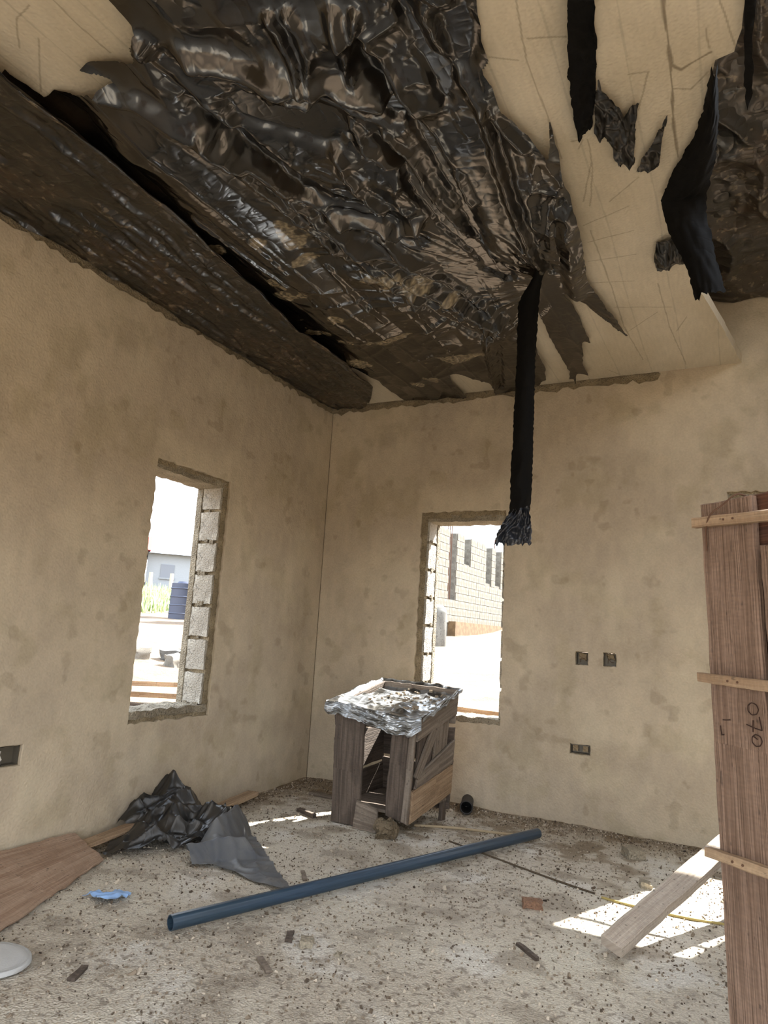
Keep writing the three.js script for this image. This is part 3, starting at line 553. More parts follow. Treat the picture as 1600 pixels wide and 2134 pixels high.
{
  const g = thing('drain_pipe_stub', 'short dark open pipe end at the rear wall foot beside the box', 'pipe', [1.49, 0.062, 0.0]);
  const lathe = new THREE.LatheGeometry([[0.04, 0], [0.046, 0], [0.046, 0.2], [0.048, 0.203], [0.05, 0.206], [0.05, 0.235], [0.042, 0.235], [0.04, 0.23], [0.04, 0.0]].map(([r, y]) => new THREE.Vector2(r, y)), 28); lathe.rotateX(Math.PI / 2);
  mesh('pipe', lathe, darkPipe, g); const plug = mesh('inner_end', new THREE.CylinderGeometry(0.041, 0.041, 0.01, 24).rotateX(Math.PI / 2), std({ color: 0x151413 }), g); plug.position.z = 0.03; g.rotation.y = 0.3;
}

// ---------------------------------------------------------------- the plank box with its foil-lined top
{
  const g = thing('plank_box', 'rough grey plank box standing before the rear window', 'wooden box');
  const b = { FL: V(0.85, 0, 1.0), FR: V(1.44, 0, 0.985), BR: V(1.5, 0, 0.4), BL: V(0.95, 0, 0.42) }, t = { FL: V(0.825, 0.8, 1.01), FR: V(1.475, 0.745, 0.995), BR: V(1.53, 0.93, 0.385), BL: V(0.91, 0.95, 0.41) };
  const on = (A, B) => (u, v) => b[A].clone().lerp(b[B], u).lerp(t[A].clone().lerp(t[B], u), v);
  const piece = (name, f, q, th, m, o = {}) => mesh(name, board(f(...q[0]), f(...q[1]), f(...q[2]), f(...q[3]), th, { nu: 8, nv: 10, edge: 0.006, amp: 0.003, ...o }), m, g);
  const F = on('FL', 'FR'), R = on('FR', 'BR'), B = on('BR', 'BL'), L = on('BL', 'FL');
  piece('front_plank', F, [[0.0, 0.005], [0.37, 0.005], [0.385, 0.93], [0.02, 0.98]], 0.025, darkWood, { grain: 'v', seed: 2 });
  piece('front_plank', F, [[0.68, 0.13], [0.98, 0.1], [0.99, 0.98], [0.7, 0.98]], 0.025, darkWood, { grain: 'v', seed: 5, edge: 0.012 });
  const cleat = piece('corner_cleat', F, [[0.9, 0.12], [0.985, 0.1], [1.0, 0.99], [0.93, 0.99]], 0.02, greyWood, { grain: 'v', seed: 8 }); cleat.position.set(0, 0, 0.022);
  piece('front_rail', F, [[0.02, 0.84], [0.98, 0.85], [0.98, 0.99], [0.02, 0.99]], 0.02, darkWood, { seed: 9 }).position.set(0, 0, -0.028);
  piece('side_board', R, [[0.01, 0.1], [0.99, 0.2], [0.99, 0.42], [0.01, 0.38]], 0.022, tanWood, { seed: 11, edge: 0.004 });
  piece('side_board', R, [[0.06, 0.38], [0.98, 0.42], [1.0, 0.61], [0.12, 0.5]], 0.02, greyWood, { seed: 14, edge: 0.008 });
  piece('side_slat', R, [[0.13, 0.36], [0.46, 0.36], [0.5, 0.97], [0.15, 0.97]], 0.02, darkWood, { grain: 'v', seed: 16 }).position.set(-0.024, 0, 0);
  piece('side_slat', R, [[0.53, 0.36], [0.83, 0.36], [0.9, 0.97], [0.55, 0.97]], 0.02, greyWood, { grain: 'v', seed: 19 }).position.set(-0.024, 0, 0);
  piece('side_board', R, [[0.02, 0.8], [0.99, 0.8], [1.0, 0.985], [0.01, 0.99]], 0.022, greyWood, { seed: 21 });
  piece('brace', R, [[0.02, 0.5], [0.14, 0.44], [0.62, 0.82], [0.45, 0.9]], 0.018, greyWood, { seed: 24, grain: 'v' });
  piece('rear_leg', R, [[0.88, 0.0], [0.99, 0.0], [0.99, 0.45], [0.88, 0.45]], 0.03, darkWood, { seed: 26, grain: 'v' }).position.set(-0.03, 0, 0);
  piece('rear_board', B, [[0.01, 0.08], [0.99, 0.05], [0.99, 0.4], [0.01, 0.4]], 0.022, darkWood, { seed: 28 });
  piece('rear_board', B, [[0.01, 0.41], [0.99, 0.42], [0.99, 0.66], [0.01, 0.7]], 0.022, darkWood, { seed: 31 });
  piece('rear_board', B, [[0.01, 0.72], [0.62, 0.71], [0.62, 0.99], [0.01, 0.99]], 0.022, greyWood, { seed: 33 });
  piece('rear_board', B, [[0.6, 0.9], [0.99, 0.9], [0.99, 0.99], [0.6, 0.99]], 0.02, greyWood, { seed: 34 });
  piece('left_board', L, [[0.01, 0.06], [0.99, 0.03], [0.99, 0.34], [0.01, 0.36]], 0.022, darkWood, { seed: 36 });
  piece('left_board', L, [[0.01, 0.38], [0.99, 0.36], [0.99, 0.7], [0.01, 0.66]], 0.022, darkWood, { seed: 38 });
  piece('left_board', L, [[0.01, 0.8], [0.99, 0.8], [0.99, 0.99], [0.01, 0.99]], 0.022, darkWood, { seed: 40 });
  const inner = (u, v, h) => b.FL.clone().lerp(b.FR, u).lerp(b.BL.clone().lerp(b.BR, u), v).setY(h);
  piece('bottom_shelf', (u, v) => inner(u, v, 0.13 + 0.03 * v), [[0.05, 0.06], [0.97, 0.06], [0.97, 0.95], [0.05, 0.95]], 0.02, greyWood, { seed: 43 });
  // foil tray: top sheet laid in the opening, skirt folded over the front
  const grid = (f, n, m) => { const pos = [], uv = [], idx = []; for (let j = 0; j <= m; j++) for (let i = 0; i <= n; i++) { const p = f(i / n, j / m); pos.push(p.x, p.y, p.z); uv.push(i / n * 0.7, j / m * 0.6); } for (let j = 0; j < m; j++) for (let i = 0; i < n; i++) { const a = j * (n + 1) + i; idx.push(a, a + 1, a + n + 1, a + 1, a + n + 2, a + n + 1); } const q = new THREE.BufferGeometry(); q.setAttribute('position', new THREE.Float32BufferAttribute(pos, 3)); q.setAttribute('uv', new THREE.Float32BufferAttribute(uv, 2)); q.setIndex(idx); q.computeVertexNormals(); return q; };
  const T = { FL: V(0.775, 0.818, 1.03), FR: V(1.515, 0.765, 1.02), BR: V(1.545, 0.942, 0.37), BL: V(0.885, 0.968, 0.39) };
  const topAt = (u, v) => T.FL.clone().lerp(T.FR, u).lerp(T.BL.clone().lerp(T.BR, u), v);
  const crink = (u, v, s) => 0.014 * Math.max(0, 1 - 2.4 * Math.abs(perlin(u * 3.5 + s, v * 3.2, s))) ** 2 + 0.006 * perlin(u * 9, v * 8, s) + 0.0035 * perlin(u * 22, v * 20, s + 2);
  const top = mesh('foil_top', grid((u, v) => { const p = topAt(u, v), e = Math.min(u, 1 - u, v, 1 - v), dip = smooth(0, 0.09, e); p.y += crink(u, v, 3) - 0.01 - 0.045 * dip * smooth(0.25, 0.75, v) - 0.012 * dip; return p; }, 64, 56), foil, g);
  mesh('foil_skirt', grid((u, v) => { const p = topAt(u, 0), len = 0.085 + 0.05 * smooth(0.1, 0.75, u) + 0.03 * perlin(u * 6, 2) - 0.05 * smooth(0.86, 1, u) + 0.012 * perlin(u * 28, 4); p.y += crink(u, 0, 3) - 0.01 - v * len; p.z += 0.006 + 0.03 * Math.sin(v * 2.6) * (0.5 + 0.5 * perlin(u * 9, 1)) + 0.6 * crink(u * 1.4, v * 0.4 + 3, 6); return p; }, 80, 18), foil, g);
  mesh('foil_skirt', grid((u, v) => { const p = topAt(0, 1 - u), len = 0.05 + 0.02 * perlin(u * 8, 4); p.y += crink(0, 1 - u, 3) - 0.01 - v * len; p.x -= 0.004 + 0.012 * Math.sin(v * 2.6) + 0.4 * crink(u, v, 9); return p; }, 40, 8), foil, g);
  mesh('foil_skirt', grid((u, v) => { const p = topAt(1, u), len = 0.03 + 0.02 * perlin(u * 8, 7); p.y += crink(1, u, 3) - 0.01 - v * len; p.x += 0.004 + 0.4 * crink(u, v, 11); return p; }, 40, 6), foil, g);
  const r = rng(91), crumbs = [];
  for (let i = 0; i < 60; i++) { const u = 0.35 + 0.6 * r(), v = 0.12 + 0.75 * r(), s = 0.006 + 0.016 * r() * r(), p = topAt(u, v), c = roughBlock(s * 1.6, s, s * 1.3, { seg: 1, amp: 0.004, freq: 60, seed: i }); c.rotateY(r() * 6); c.translate(p.x, p.y - 0.04 * smooth(0.25, 0.75, v) + s * 0.3 + 0.004, p.z); crumbs.push(c); }
  const cm = mesh('crumbs', mergeGeometries(crumbs), std({ color: 0x8d7f6c, roughness: 1 }), g); cm.userData.kind = 'stuff';
}
{
  const s = thing('stone', 'squat grey rubble block at the foot of the plank box', 'stone', [1.33, 0, 1.1]);
  const m = mesh('stone', roughBlock(0.12, 0.11, 0.1, { seg: 9, amp: 0.05, freq: 11, seed: 4 }), std({ map: blockMap, bumpMap: blockBump, bumpScale: 0.01, color: 0xb3a48f }), s); m.position.y = 0.05; m.rotation.set(0.2, 0.4, 0.15);
  const a = mesh('plank_offcut', board(V(1.05, 0.0, 1.05), V(1.24, 0.0, 1.06), V(1.23, 0.15, 1.045), V(1.06, 0.19, 1.035), 0.022, { nu: 6, nv: 4, edge: 0.006, seed: 51 }), greyWood);
  tag(a, 'short upright grey offcut leaning in the box opening beside the rubble block', 'wood offcut');
}

// ---------------------------------------------------------------- formwork panel close by on the right
{
  const g = thing('formwork_panel', 'tall brown plank panel with battens standing at the right edge', 'wood panel', [3.338, 0, 3.387]); g.rotation.y = -0.7713;
  const P = (u, v, w = 0) => V(u, v, w);
  const up = (u0, u1, v0, v1, w, seed, m = panelWood, lean = 0.045) => board(P(u0, v0, w), P(u1, v0, w), P(u1 - lean * (v1 - v0), v1, w), P(u0 - lean * (v1 - v0), v1, w), 0.024, { nu: 6, nv: 40, edge: 0.003, seed, grain: 'v' });
  mesh('plank', up(0.04, 0.208, 0.0, 1.705, 0, 3), panelWood, g);
  mesh('plank', up(0.222, 0.4, 0.0, 1.575, 0, 7), panelWood, g);
  mesh('plank', up(0.412, 0.6, 0.0, 1.64, 0, 12), panelWood, g);
  mesh('plank', up(0.612, 0.8, 0.0, 1.6, 0, 17), panelWood, g);
  mesh('backing_plank', board(P(0.1, 1.5, -0.03), P(0.86, 1.5, -0.03), P(0.86, 1.712, -0.03), P(0.1, 1.712, -0.03), 0.022, { seed: 21 }), redWood, g);
  mesh('backing_plank', board(P(0.3, 0.2, -0.03), P(0.86, 0.2, -0.03), P(0.86, 0.4, -0.03), P(0.3, 0.4, -0.03), 0.022, { seed: 23 }), redWood, g);
  mesh('backing_plank', board(P(0.15, 0.0, -0.03), P(0.28, 0.0, -0.03), P(0.215, 1.498, -0.03), P(0.085, 1.498, -0.03), 0.022, { nu: 4, nv: 30, seed: 25, grain: 'v' }), redWood, g);
  for (const [u0, a0, a1, b0, b1, seed] of [[-0.042, 1.638, 1.665, 1.595, 1.625, 31], [-0.034, 1.233, 1.259, 1.212, 1.246, 33], [-0.021, 0.814, 0.838, 0.85, 0.878, 35]]) {
    const bt = mesh('batten', board(P(u0, a0, 0.026), P(0.86, b0, 0.026), P(0.86, b1, 0.026), P(u0, a1, 0.026), 0.025, { nu: 30, nv: 2, edge: 0.002, seed }), battenWood, g);
    for (const u of [0.07, 0.1, 0.3]) { const n = mesh('nail', new THREE.CylinderGeometry(0.003, 0.003, 0.003, 8).rotateX(Math.PI / 2), rust, bt); n.position.set(u, mix((a0 + a1) / 2, (b0 + b1) / 2, (u - u0) / (0.86 - u0)), 0.0265); }
  }
  const stroke = (pts, closed) => { const c = new THREE.CatmullRomCurve3(pts.map(([u, v]) => P(u, v, 0.0022)), closed, 'catmullrom', 0.3), t = new THREE.TubeGeometry(c, 28, 0.0013, 5, closed); return t; };
  const ring = (u, v, a, b) => Array.from({ length: 7 }, (_, i) => [u + a * Math.cos(i / 7 * 6.283), v + b * Math.sin(i / 7 * 6.283)]);
  const ink = std({ color: 0x2e1a10, roughness: 0.9 });
  mesh('handwriting', mergeGeometries([stroke(ring(0.12, 1.184, 0.0155, 0.014), true), stroke([[0.137, 1.168], [0.1405, 1.153], [0.144, 1.138]]), stroke([[0.144, 1.138], [0.121, 1.141], [0.1, 1.146]]), stroke([[0.1195, 1.158], [0.1185, 1.145], [0.118, 1.131]]), stroke(ring(0.1285, 1.113, 0.0145, 0.0135), true), stroke([[0.118, 1.122], [0.13, 1.116]])]), ink, g).userData.label = 'handwritten 070 reading downwards';
  mesh('pencil_mark', mergeGeometries([stroke([[0.028, 1.147], [0.04, 1.148], [0.052, 1.15]]), stroke([[0.02, 1.132], [0.021, 1.122], [0.0235, 1.11]]), stroke([[0.0235, 1.11], [0.031, 1.112]])]), ink, g);
  mesh('loose_wire', new THREE.TubeGeometry(new THREE.CatmullRomCurve3([P(0.099, 1.708, -0.02), P(0.096, 1.71, 0.006), P(0.06, 1.685, 0.02), P(0.03, 1.662, 0.03), P(0.0, 1.623, 0.016), P(-0.009, 1.575, 0.005)]), 30, 0.0022, 5), rust, g);
}

// ---------------------------------------------------------------- timber leaning on the hidden sill, bar in that window
{
  const p = V(2.885, 0.05, 2.1), q = V(3.94, 0.745, 0.03);
  tag(mesh('timber_plank', plankBetween(p, q, 0.105, 0.05, { nu: 40, nv: 3, edge: 0.005, seed: 4, roll: 0.2 }), paleWood), 'pale timber plank slanting up behind the panel in sunlight', 'timber');
  mesh('timber_bar', board(V(3.35, 2.02, -0.1), V(4.12, 2.03, -0.1), V(4.12, 2.06, -0.1), V(3.35, 2.05, -0.1), 0.025, { nu: 10, nv: 2, seed: 6 }), battenWood, wallRear);
}

// ---------------------------------------------------------------- things lying on the floor
{
  const a = V(1.215, 0.045, 2.92), b = V(2.165, 0.045, 0.49), L = a.distanceTo(b), g = thing('plastic_pipe', 'long dark blue plastic pipe lying across the floor', 'pipe', a.toArray());
  const prof = [[0.0275, 0], [0.0315, 0], [0.032, 0.002], [0.032, L - 0.002], [0.0315, L], [0.0275, L], [0.0275, 0]].map(([r, y]) => new THREE.Vector2(r, y));
  const lg = new THREE.LatheGeometry(prof, 36); lg.applyQuaternion(new THREE.Quaternion().setFromUnitVectors(V(0, 1, 0), b.clone().sub(a).normalize()));
  const u = lg.attributes.uv; for (let i = 0; i < u.count; i++) u.setXY(i, u.getX(i), u.getY(i) * 4);
  mesh('tube', toCreasedNormals(lg, 0.7), pipeBlue, g);
}
const rod = (pts, r, m, name, label, category) => tag(mesh(name, new THREE.TubeGeometry(new THREE.CatmullRomCurve3(pts.map(([x, z, y]) => V(x, y ?? floorY(x, z) + r * 0.7, z))), 80, r, 7), m), label, category);
rod([[1.69, 0.9], [2.0, 1.03], [2.4, 1.197], [2.68, 1.29]], 0.0055, std({ color: 0x4c4030 }), 'thin_rod', 'thin dark rod on the floor passing under the blue pipe', 'rod');
rod([[2.72, 1.33], [2.8, 1.345], [2.93, 1.36], [3.12, 1.36], [3.45, 1.3]], 0.0075, std({ color: 0xa08f57, roughness: 0.8 }), 'cane', 'yellowish cane lying through the sunlit patch', 'cane');
rod([[1.36, 0.72], [1.6, 0.6], [1.85, 0.53], [2.09, 0.46]], 0.009, std({ color: 0xa9987c }), 'stick', 'pale thin stick beside the plank box near the rear wall', 'stick');
// left hand boards
tag(mesh('plywood_board', board(V(0.32, 0.02, 2.47), V(0.03, 0.105, 2.44), V(0.03, 0.12, 3.5), V(0.72, 0.02, 3.42), 0.016, { nu: 10, nv: 18, edge: 0.014, amp: 0.006, seed: 61, grain: 'v' }).scale(1, 1, 1), wood(0xb49b86, 0x927661, 73)), 'reddish plywood board lying against the left wall foot', 'board');
tag(mesh('plank_offcut', plankBetween(V(0.12, 0.035, 2.5), V(0.16, 0.085, 2.08), 0.1, 0.022, { nu: 10, nv: 3, edge: 0.006, seed: 65 }), tanWood), 'tan offcut lying between the plywood board and the black plastic heap', 'wood offcut');
tag(mesh('plank_offcut', plankBetween(V(0.2, 0.045, 1.45), V(0.13, 0.055, 0.93), 0.1, 0.03, { nu: 12, nv: 3, edge: 0.008, seed: 67 }), tanWood), 'pale tan offcut on the floor behind the plastic heap, near the corner', 'wood offcut');
{
  const peak = (x, z, px, pz, r, h, k = 1) => h * Math.max(0, 1 - Math.hypot((x - px) / r, (z - pz) / (r * k))) ** 1.15;
  const poly = ragged([[0.012, 1.62], [0.1, 1.5], [0.34, 1.52], [0.52, 1.62], [0.6, 1.86], [0.58, 2.05], [0.46, 2.16], [0.4, 2.32], [0.25, 2.43], [0.17, 2.3], [0.16, 2.16], [0.012, 2.13]], 0.05, 0.012, 81);
  const y = (x, z) => floorY(x, z) + 0.012 + peak(x, z, 0.1, 1.78, 0.24, 0.27) + peak(x, z, 0.09, 2.05, 0.17, 0.2) + peak(x, z, 0.5, 1.75, 0.2, 0.14) + peak(x, z, 0.28, 1.95, 0.16, 0.12) + peak(x, z, 0.35, 1.65, 0.2, 0.12) + peak(x, z, 0.33, 2.24, 0.2, 0.09)
    + 0.07 * Math.max(0, 1 - 2.3 * Math.abs(perlin(x * 5 + z * 2.5 + 0.3 * perlin(x * 4, z * 4, 2), z * 2.4 - x * 1.5, 3))) ** 2.5 + 0.024 * Math.max(0, 1 - 2.3 * Math.abs(perlin(x * 13 + z * 6, z * 6, 6))) ** 2;
  tag(mesh('plastic_heap', sheet(poly, 0.009, y), polythene({ color: 0x141312, roughness: 0.36, ior: 1.7 })), 'crumpled black plastic heap against the left wall under the window', 'plastic sheet');
  const poly2 = ragged([[0.5, 1.62], [0.6, 1.58], [0.72, 1.66], [0.84, 1.77], [1.02, 1.93], [1.22, 2.1], [1.38, 2.25], [1.19, 2.24], [0.98, 2.2], [0.82, 2.19], [0.74, 2.26], [0.64, 2.22], [0.6, 2.1], [0.55, 1.85]], 0.05, 0.008, 83);
  const y2 = (x, z) => floorY(x, z) + 0.01 + 0.17 * Math.max(0, 1 - lineDist(x, z, [[0.53, 1.63], [0.6, 1.8], [0.63, 1.95]])[0] / 0.11) + 0.085 * Math.max(0, 1 - lineDist(x, z, [[0.66, 2.22], [0.72, 2.08], [0.85, 1.96]])[0] / 0.1) + 0.02 * smooth(0, 0.25, lineDist(x, z, [...poly2, poly2[0]])[0]) + 0.012 * Math.max(0, 1 - 2.3 * Math.abs(perlin(x * 7, z * 9, 2))) ** 2;
  tag(mesh('plastic_sheet', sheet(poly2, 0.009, y2), polythene({ color: 0x6b6e72, roughness: 0.5, map: texture(256, 256, (u, v) => blend([0.72, 0.74, 0.78], [1, 0.97, 0.92], tileFbm(u, v, 6, 4, 88)), { size: [0.4, 0.4] }) })), 'dusty grey plastic sheet spread from the black heap towards the pipe', 'plastic sheet');
  const blue = ragged([[0.6, 2.86], [0.66, 2.78], [0.74, 2.72], [0.79, 2.73], [0.81, 2.78], [0.785, 2.85], [0.72, 2.87], [0.67, 2.85]], 0.03, 0.007, 85);
  tag(mesh('plastic_scrap', sheet(blue, 0.005, (x, z) => floorY(x, z) + 0.008 + 0.018 * Math.max(0, 1 - 2 * Math.abs(perlin(x * 13, z * 16, 4))) ** 2 + 0.016 * smooth(0.62, 0.8, x) * smooth(2.72, 2.86, z)), phys({ color: 0x8fb2e0, roughness: 0.5, ior: 1.45, side: THREE.DoubleSide })), 'light blue plastic scrap on the floor', 'plastic scrap');
  const lid = thing('foam_lid', 'pale grey rounded lid at the left frame edge', 'lid', [0.87, 0.012, 3.5]);
  const prof = new THREE.LatheGeometry([[0, 0.022], [0.12, 0.021], [0.135, 0.016], [0.142, 0.02], [0.15, 0.016], [0.152, 0.004], [0.146, 0], [0, 0]].map(([r, y]) => new THREE.Vector2(r, y)), 40); prof.scale(1, 1, 0.85);
  mesh('lid', prof, std({ color: 0xb9bab9, roughness: 0.7, bumpMap: plasterBump, bumpScale: 0.006 }), lid); lid.rotation.set(0.04, 0.5, -0.05);
}
// single chips and lumps that stand out
const brickMat = std({ map: blockMap, bumpMap: blockBump, bumpScale: 0.008, color: 0xd2a892 }), lumpMat = std({ map: blockMap, bumpMap: blockBump, bumpScale: 0.01, color: 0xf2ece0 });
for (const [x, z, w, l, h, turn, m, name, label, category] of [
  [1.65, 2.66, 0.03, 0.09, 0.014, 0.5, darkWood, 'wood_chip', 'small dark wood chip in front of the blue pipe', 'wood chip'],
  [1.29, 2.0, 0.022, 0.13, 0.012, 0.7, greyWood, 'wood_chip', 'grey splinter behind the blue pipe beside the dusty sheet', 'wood chip'],
  [1.71, 2.92, 0.025, 0.12, 0.012, 0.95, greyWood, 'wood_chip', 'grey splinter nearest the viewer at floor centre', 'wood chip'],
  [2.56, 2.2, 0.02, 0.15, 0.014, 0.85, darkWood, 'wood_chip', 'dark splinter left of the slanting timber foot', 'wood chip'],
  [1.19, 3.36, 0.028, 0.1, 0.014, 0.4, darkWood, 'wood_chip', 'curled dark chip near the pale lid', 'wood chip'],
  [2.44, 1.67, 0.1, 0.09, 0.035, 0.3, brickMat, 'brick_fragment', 'flat pinkish brick fragment left of the sunlit patch', 'brick'],
  [1.75, 2.68, 0.05, 0.07, 0.03, 0.6, lumpMat, 'plaster_lump', 'whitish plaster lump touching the small dark chip', 'plaster'],
  [1.9, 2.68, 0.025, 0.04, 0.014, 0.2, lumpMat, 'plaster_lump', 'tiny white plaster crumb right of the whitish lump', 'plaster'],
  [2.77, 0.46, 0.11, 0.12, 0.06, 0.5, lumpMat, 'plaster_lump', 'pale plaster lump near the rear wall right of the pipe end', 'plaster'],
  [0.62, 0.95, 0.03, 0.2, 0.03, 1.2, darkWood, 'wood_chip', 'dark stick of wood lying left of the plank box', 'wood chip'],
  [0.42, 0.42, 0.05, 0.22, 0.03, 1.5, greyWood, 'wood_chip', 'grey batten offcut in the room corner', 'wood chip'],
  [2.9, 1.0, 0.06, 0.07, 0.03, 0.2, lumpMat, 'plaster_lump', 'light plaster lump at the rear edge of the sunlit patch', 'plaster'],
]) {
  const g = name === 'wood_chip' ? roughBlock(w, h, l, { seg: 4, amp: 0.004, freq: 30, seed: x * 10 }) : roughBlock(w, h, l, { seg: 5, amp: 0.014, freq: 22, seed: x * 10 });
  const o = mesh(name, g, m); o.position.set(x, floorY(x, z) + h * 0.42, z); o.rotation.y = turn; tag(o, label, category, name === 'wood_chip' ? 'wood chips on the floor' : name === 'plaster_lump' ? 'plaster lumps on the floor' : undefined);
}
{
  // dirt that nobody could count
  const r = rng(2024), kinds = [[0x5c5043, 5200, 0.004, 0.01], [0x7d7060, 7500, 0.004, 0.01], [0xada292, 5200, 0.004, 0.012], [0x41372d, 1700, 0.0035, 0.0085]], m4 = new THREE.Matrix4(), qn = new THREE.Quaternion(), eul = new THREE.Euler(), col = new THREE.Color();
  const names = ['brown', 'dull brown', 'pale', 'blackish'];
  kinds.forEach(([color, count, s0, s1], k) => {
    const geo = roughBlock(1, 0.7, 0.9, { seg: 2, amp: 0.35, freq: 2.2, seed: k + 3 }), im = new THREE.InstancedMesh(geo, std({ color: 0xffffff, roughness: 1 }), count); im.name = 'dirt_clods';
    for (let i = 0; i < count; i++) {
      let x, z, tries = 0; const wall = i % 4 === 0;
      do { x = 0.03 + r() * 3.9; z = 0.03 + r() * 4.4; if (wall) { const d = 0.02 + 0.35 * r() * r(); if (r() < 0.62) { z = d; } else { x = d; z = r() * 3.2; } } tries++; } while (!wall && tries < 4 && fbm(x * 2.3, z * 2.3, 4 + k, 3) + 0.5 * r() < 0.2);
      let s = s0 + (s1 - s0) * r() * r(); if (i % 37 === 0) s *= 1.9;
      eul.set(r() * 6, r() * 6, r() * 6); qn.setFromEuler(eul);
      m4.compose(V(x, floorY(x, z) + s * 0.22, z), qn, V(s * (0.8 + 0.9 * r()), s * (0.6 + 0.5 * r()), s)); im.setMatrixAt(i, m4);
      col.setHex(color).multiplyScalar(0.8 + 0.5 * r()); im.setColorAt(i, col);
    }
    im.castShadow = im.receiveShadow = true; im.userData.kind = 'stuff';
    tag(im, names[k] + ' dirt crumbs scattered over the floor', 'dirt');
  });
}

// ---------------------------------------------------------------- outside
const ramp = (d) => { const k = [[0, 0.3], [1.5, 0.52], [5, 0.86], [17, 1.42], [25, 2.2], [36, 3.5], [60, 5]]; for (let i = 0; i + 1 < k.length; i++) if (d <= k[i + 1][0]) return mix(k[i][1], k[i + 1][1], (d - k[i][0]) / (k[i + 1][0] - k[i][0])); return 5; };
const landY = (x, z) => {
  const dx = Math.max(-0.245 - x, x - WIDE - 0.245, 0), dz = Math.max(-0.245 - z, z - DEEP - 0.245, 0), d = Math.hypot(dx, dz), s = clamp((2.5 - x) / 3 + (2 - z) / 3);
  if (d <= 0) return -0.34;
  return mix(-0.08 + 0.01 * d, ramp(d), s) + 0.06 * fbm(x * 0.7, z * 0.7, 2, 4) * clamp(d) + 0.04 * fbm(x * 2.6, z * 2.6, 5, 3) * clamp(d);
};
{
  const n = 220, g = new THREE.PlaneGeometry(110, 110, n, n); g.rotateX(-Math.PI / 2);
  const p = g.attributes.position, uv = g.attributes.uv;
  for (let i = 0; i < p.count; i++) {   // finer towards the house
    const a = p.getX(i) / 55, b = p.getZ(i) / 55, x = 1 + 55 * (0.22 * a + 0.78 * a * Math.abs(a)), z = 0 + 55 * (0.22 * b + 0.78 * b * Math.abs(b));
    p.setXYZ(i, x, landY(x, z), z); uv.setXY(i, x, z);
  }
  g.computeVertexNormals();
  const sand = texture(1024, 1024, (u, v) => {
    const a = tileFbm(u, v, 5, 5, 101), b = tileFbm(u, v, 24, 4, 102);
    let c = blend(rgb(0x7c6a55), rgb(0x6e5c49), smooth(0.35, 0.65, a)); c = blend(c, rgb(0x54463a), 0.6 * smooth(0.56, 0.7, b));
    return c.map((x) => x * (0.93 + 0.14 * cellNoise(u, v, 300, 5)));
  }, { size: [7, 7] });
  const m = mesh('ground', g, std({ map: sand, bumpMap: plasterBump, bumpScale: 0.05, roughness: 1 })); structure(m, 'bright sandy building ground outside the windows', 'ground');
}
const seat = (x, z) => landY(x, z);
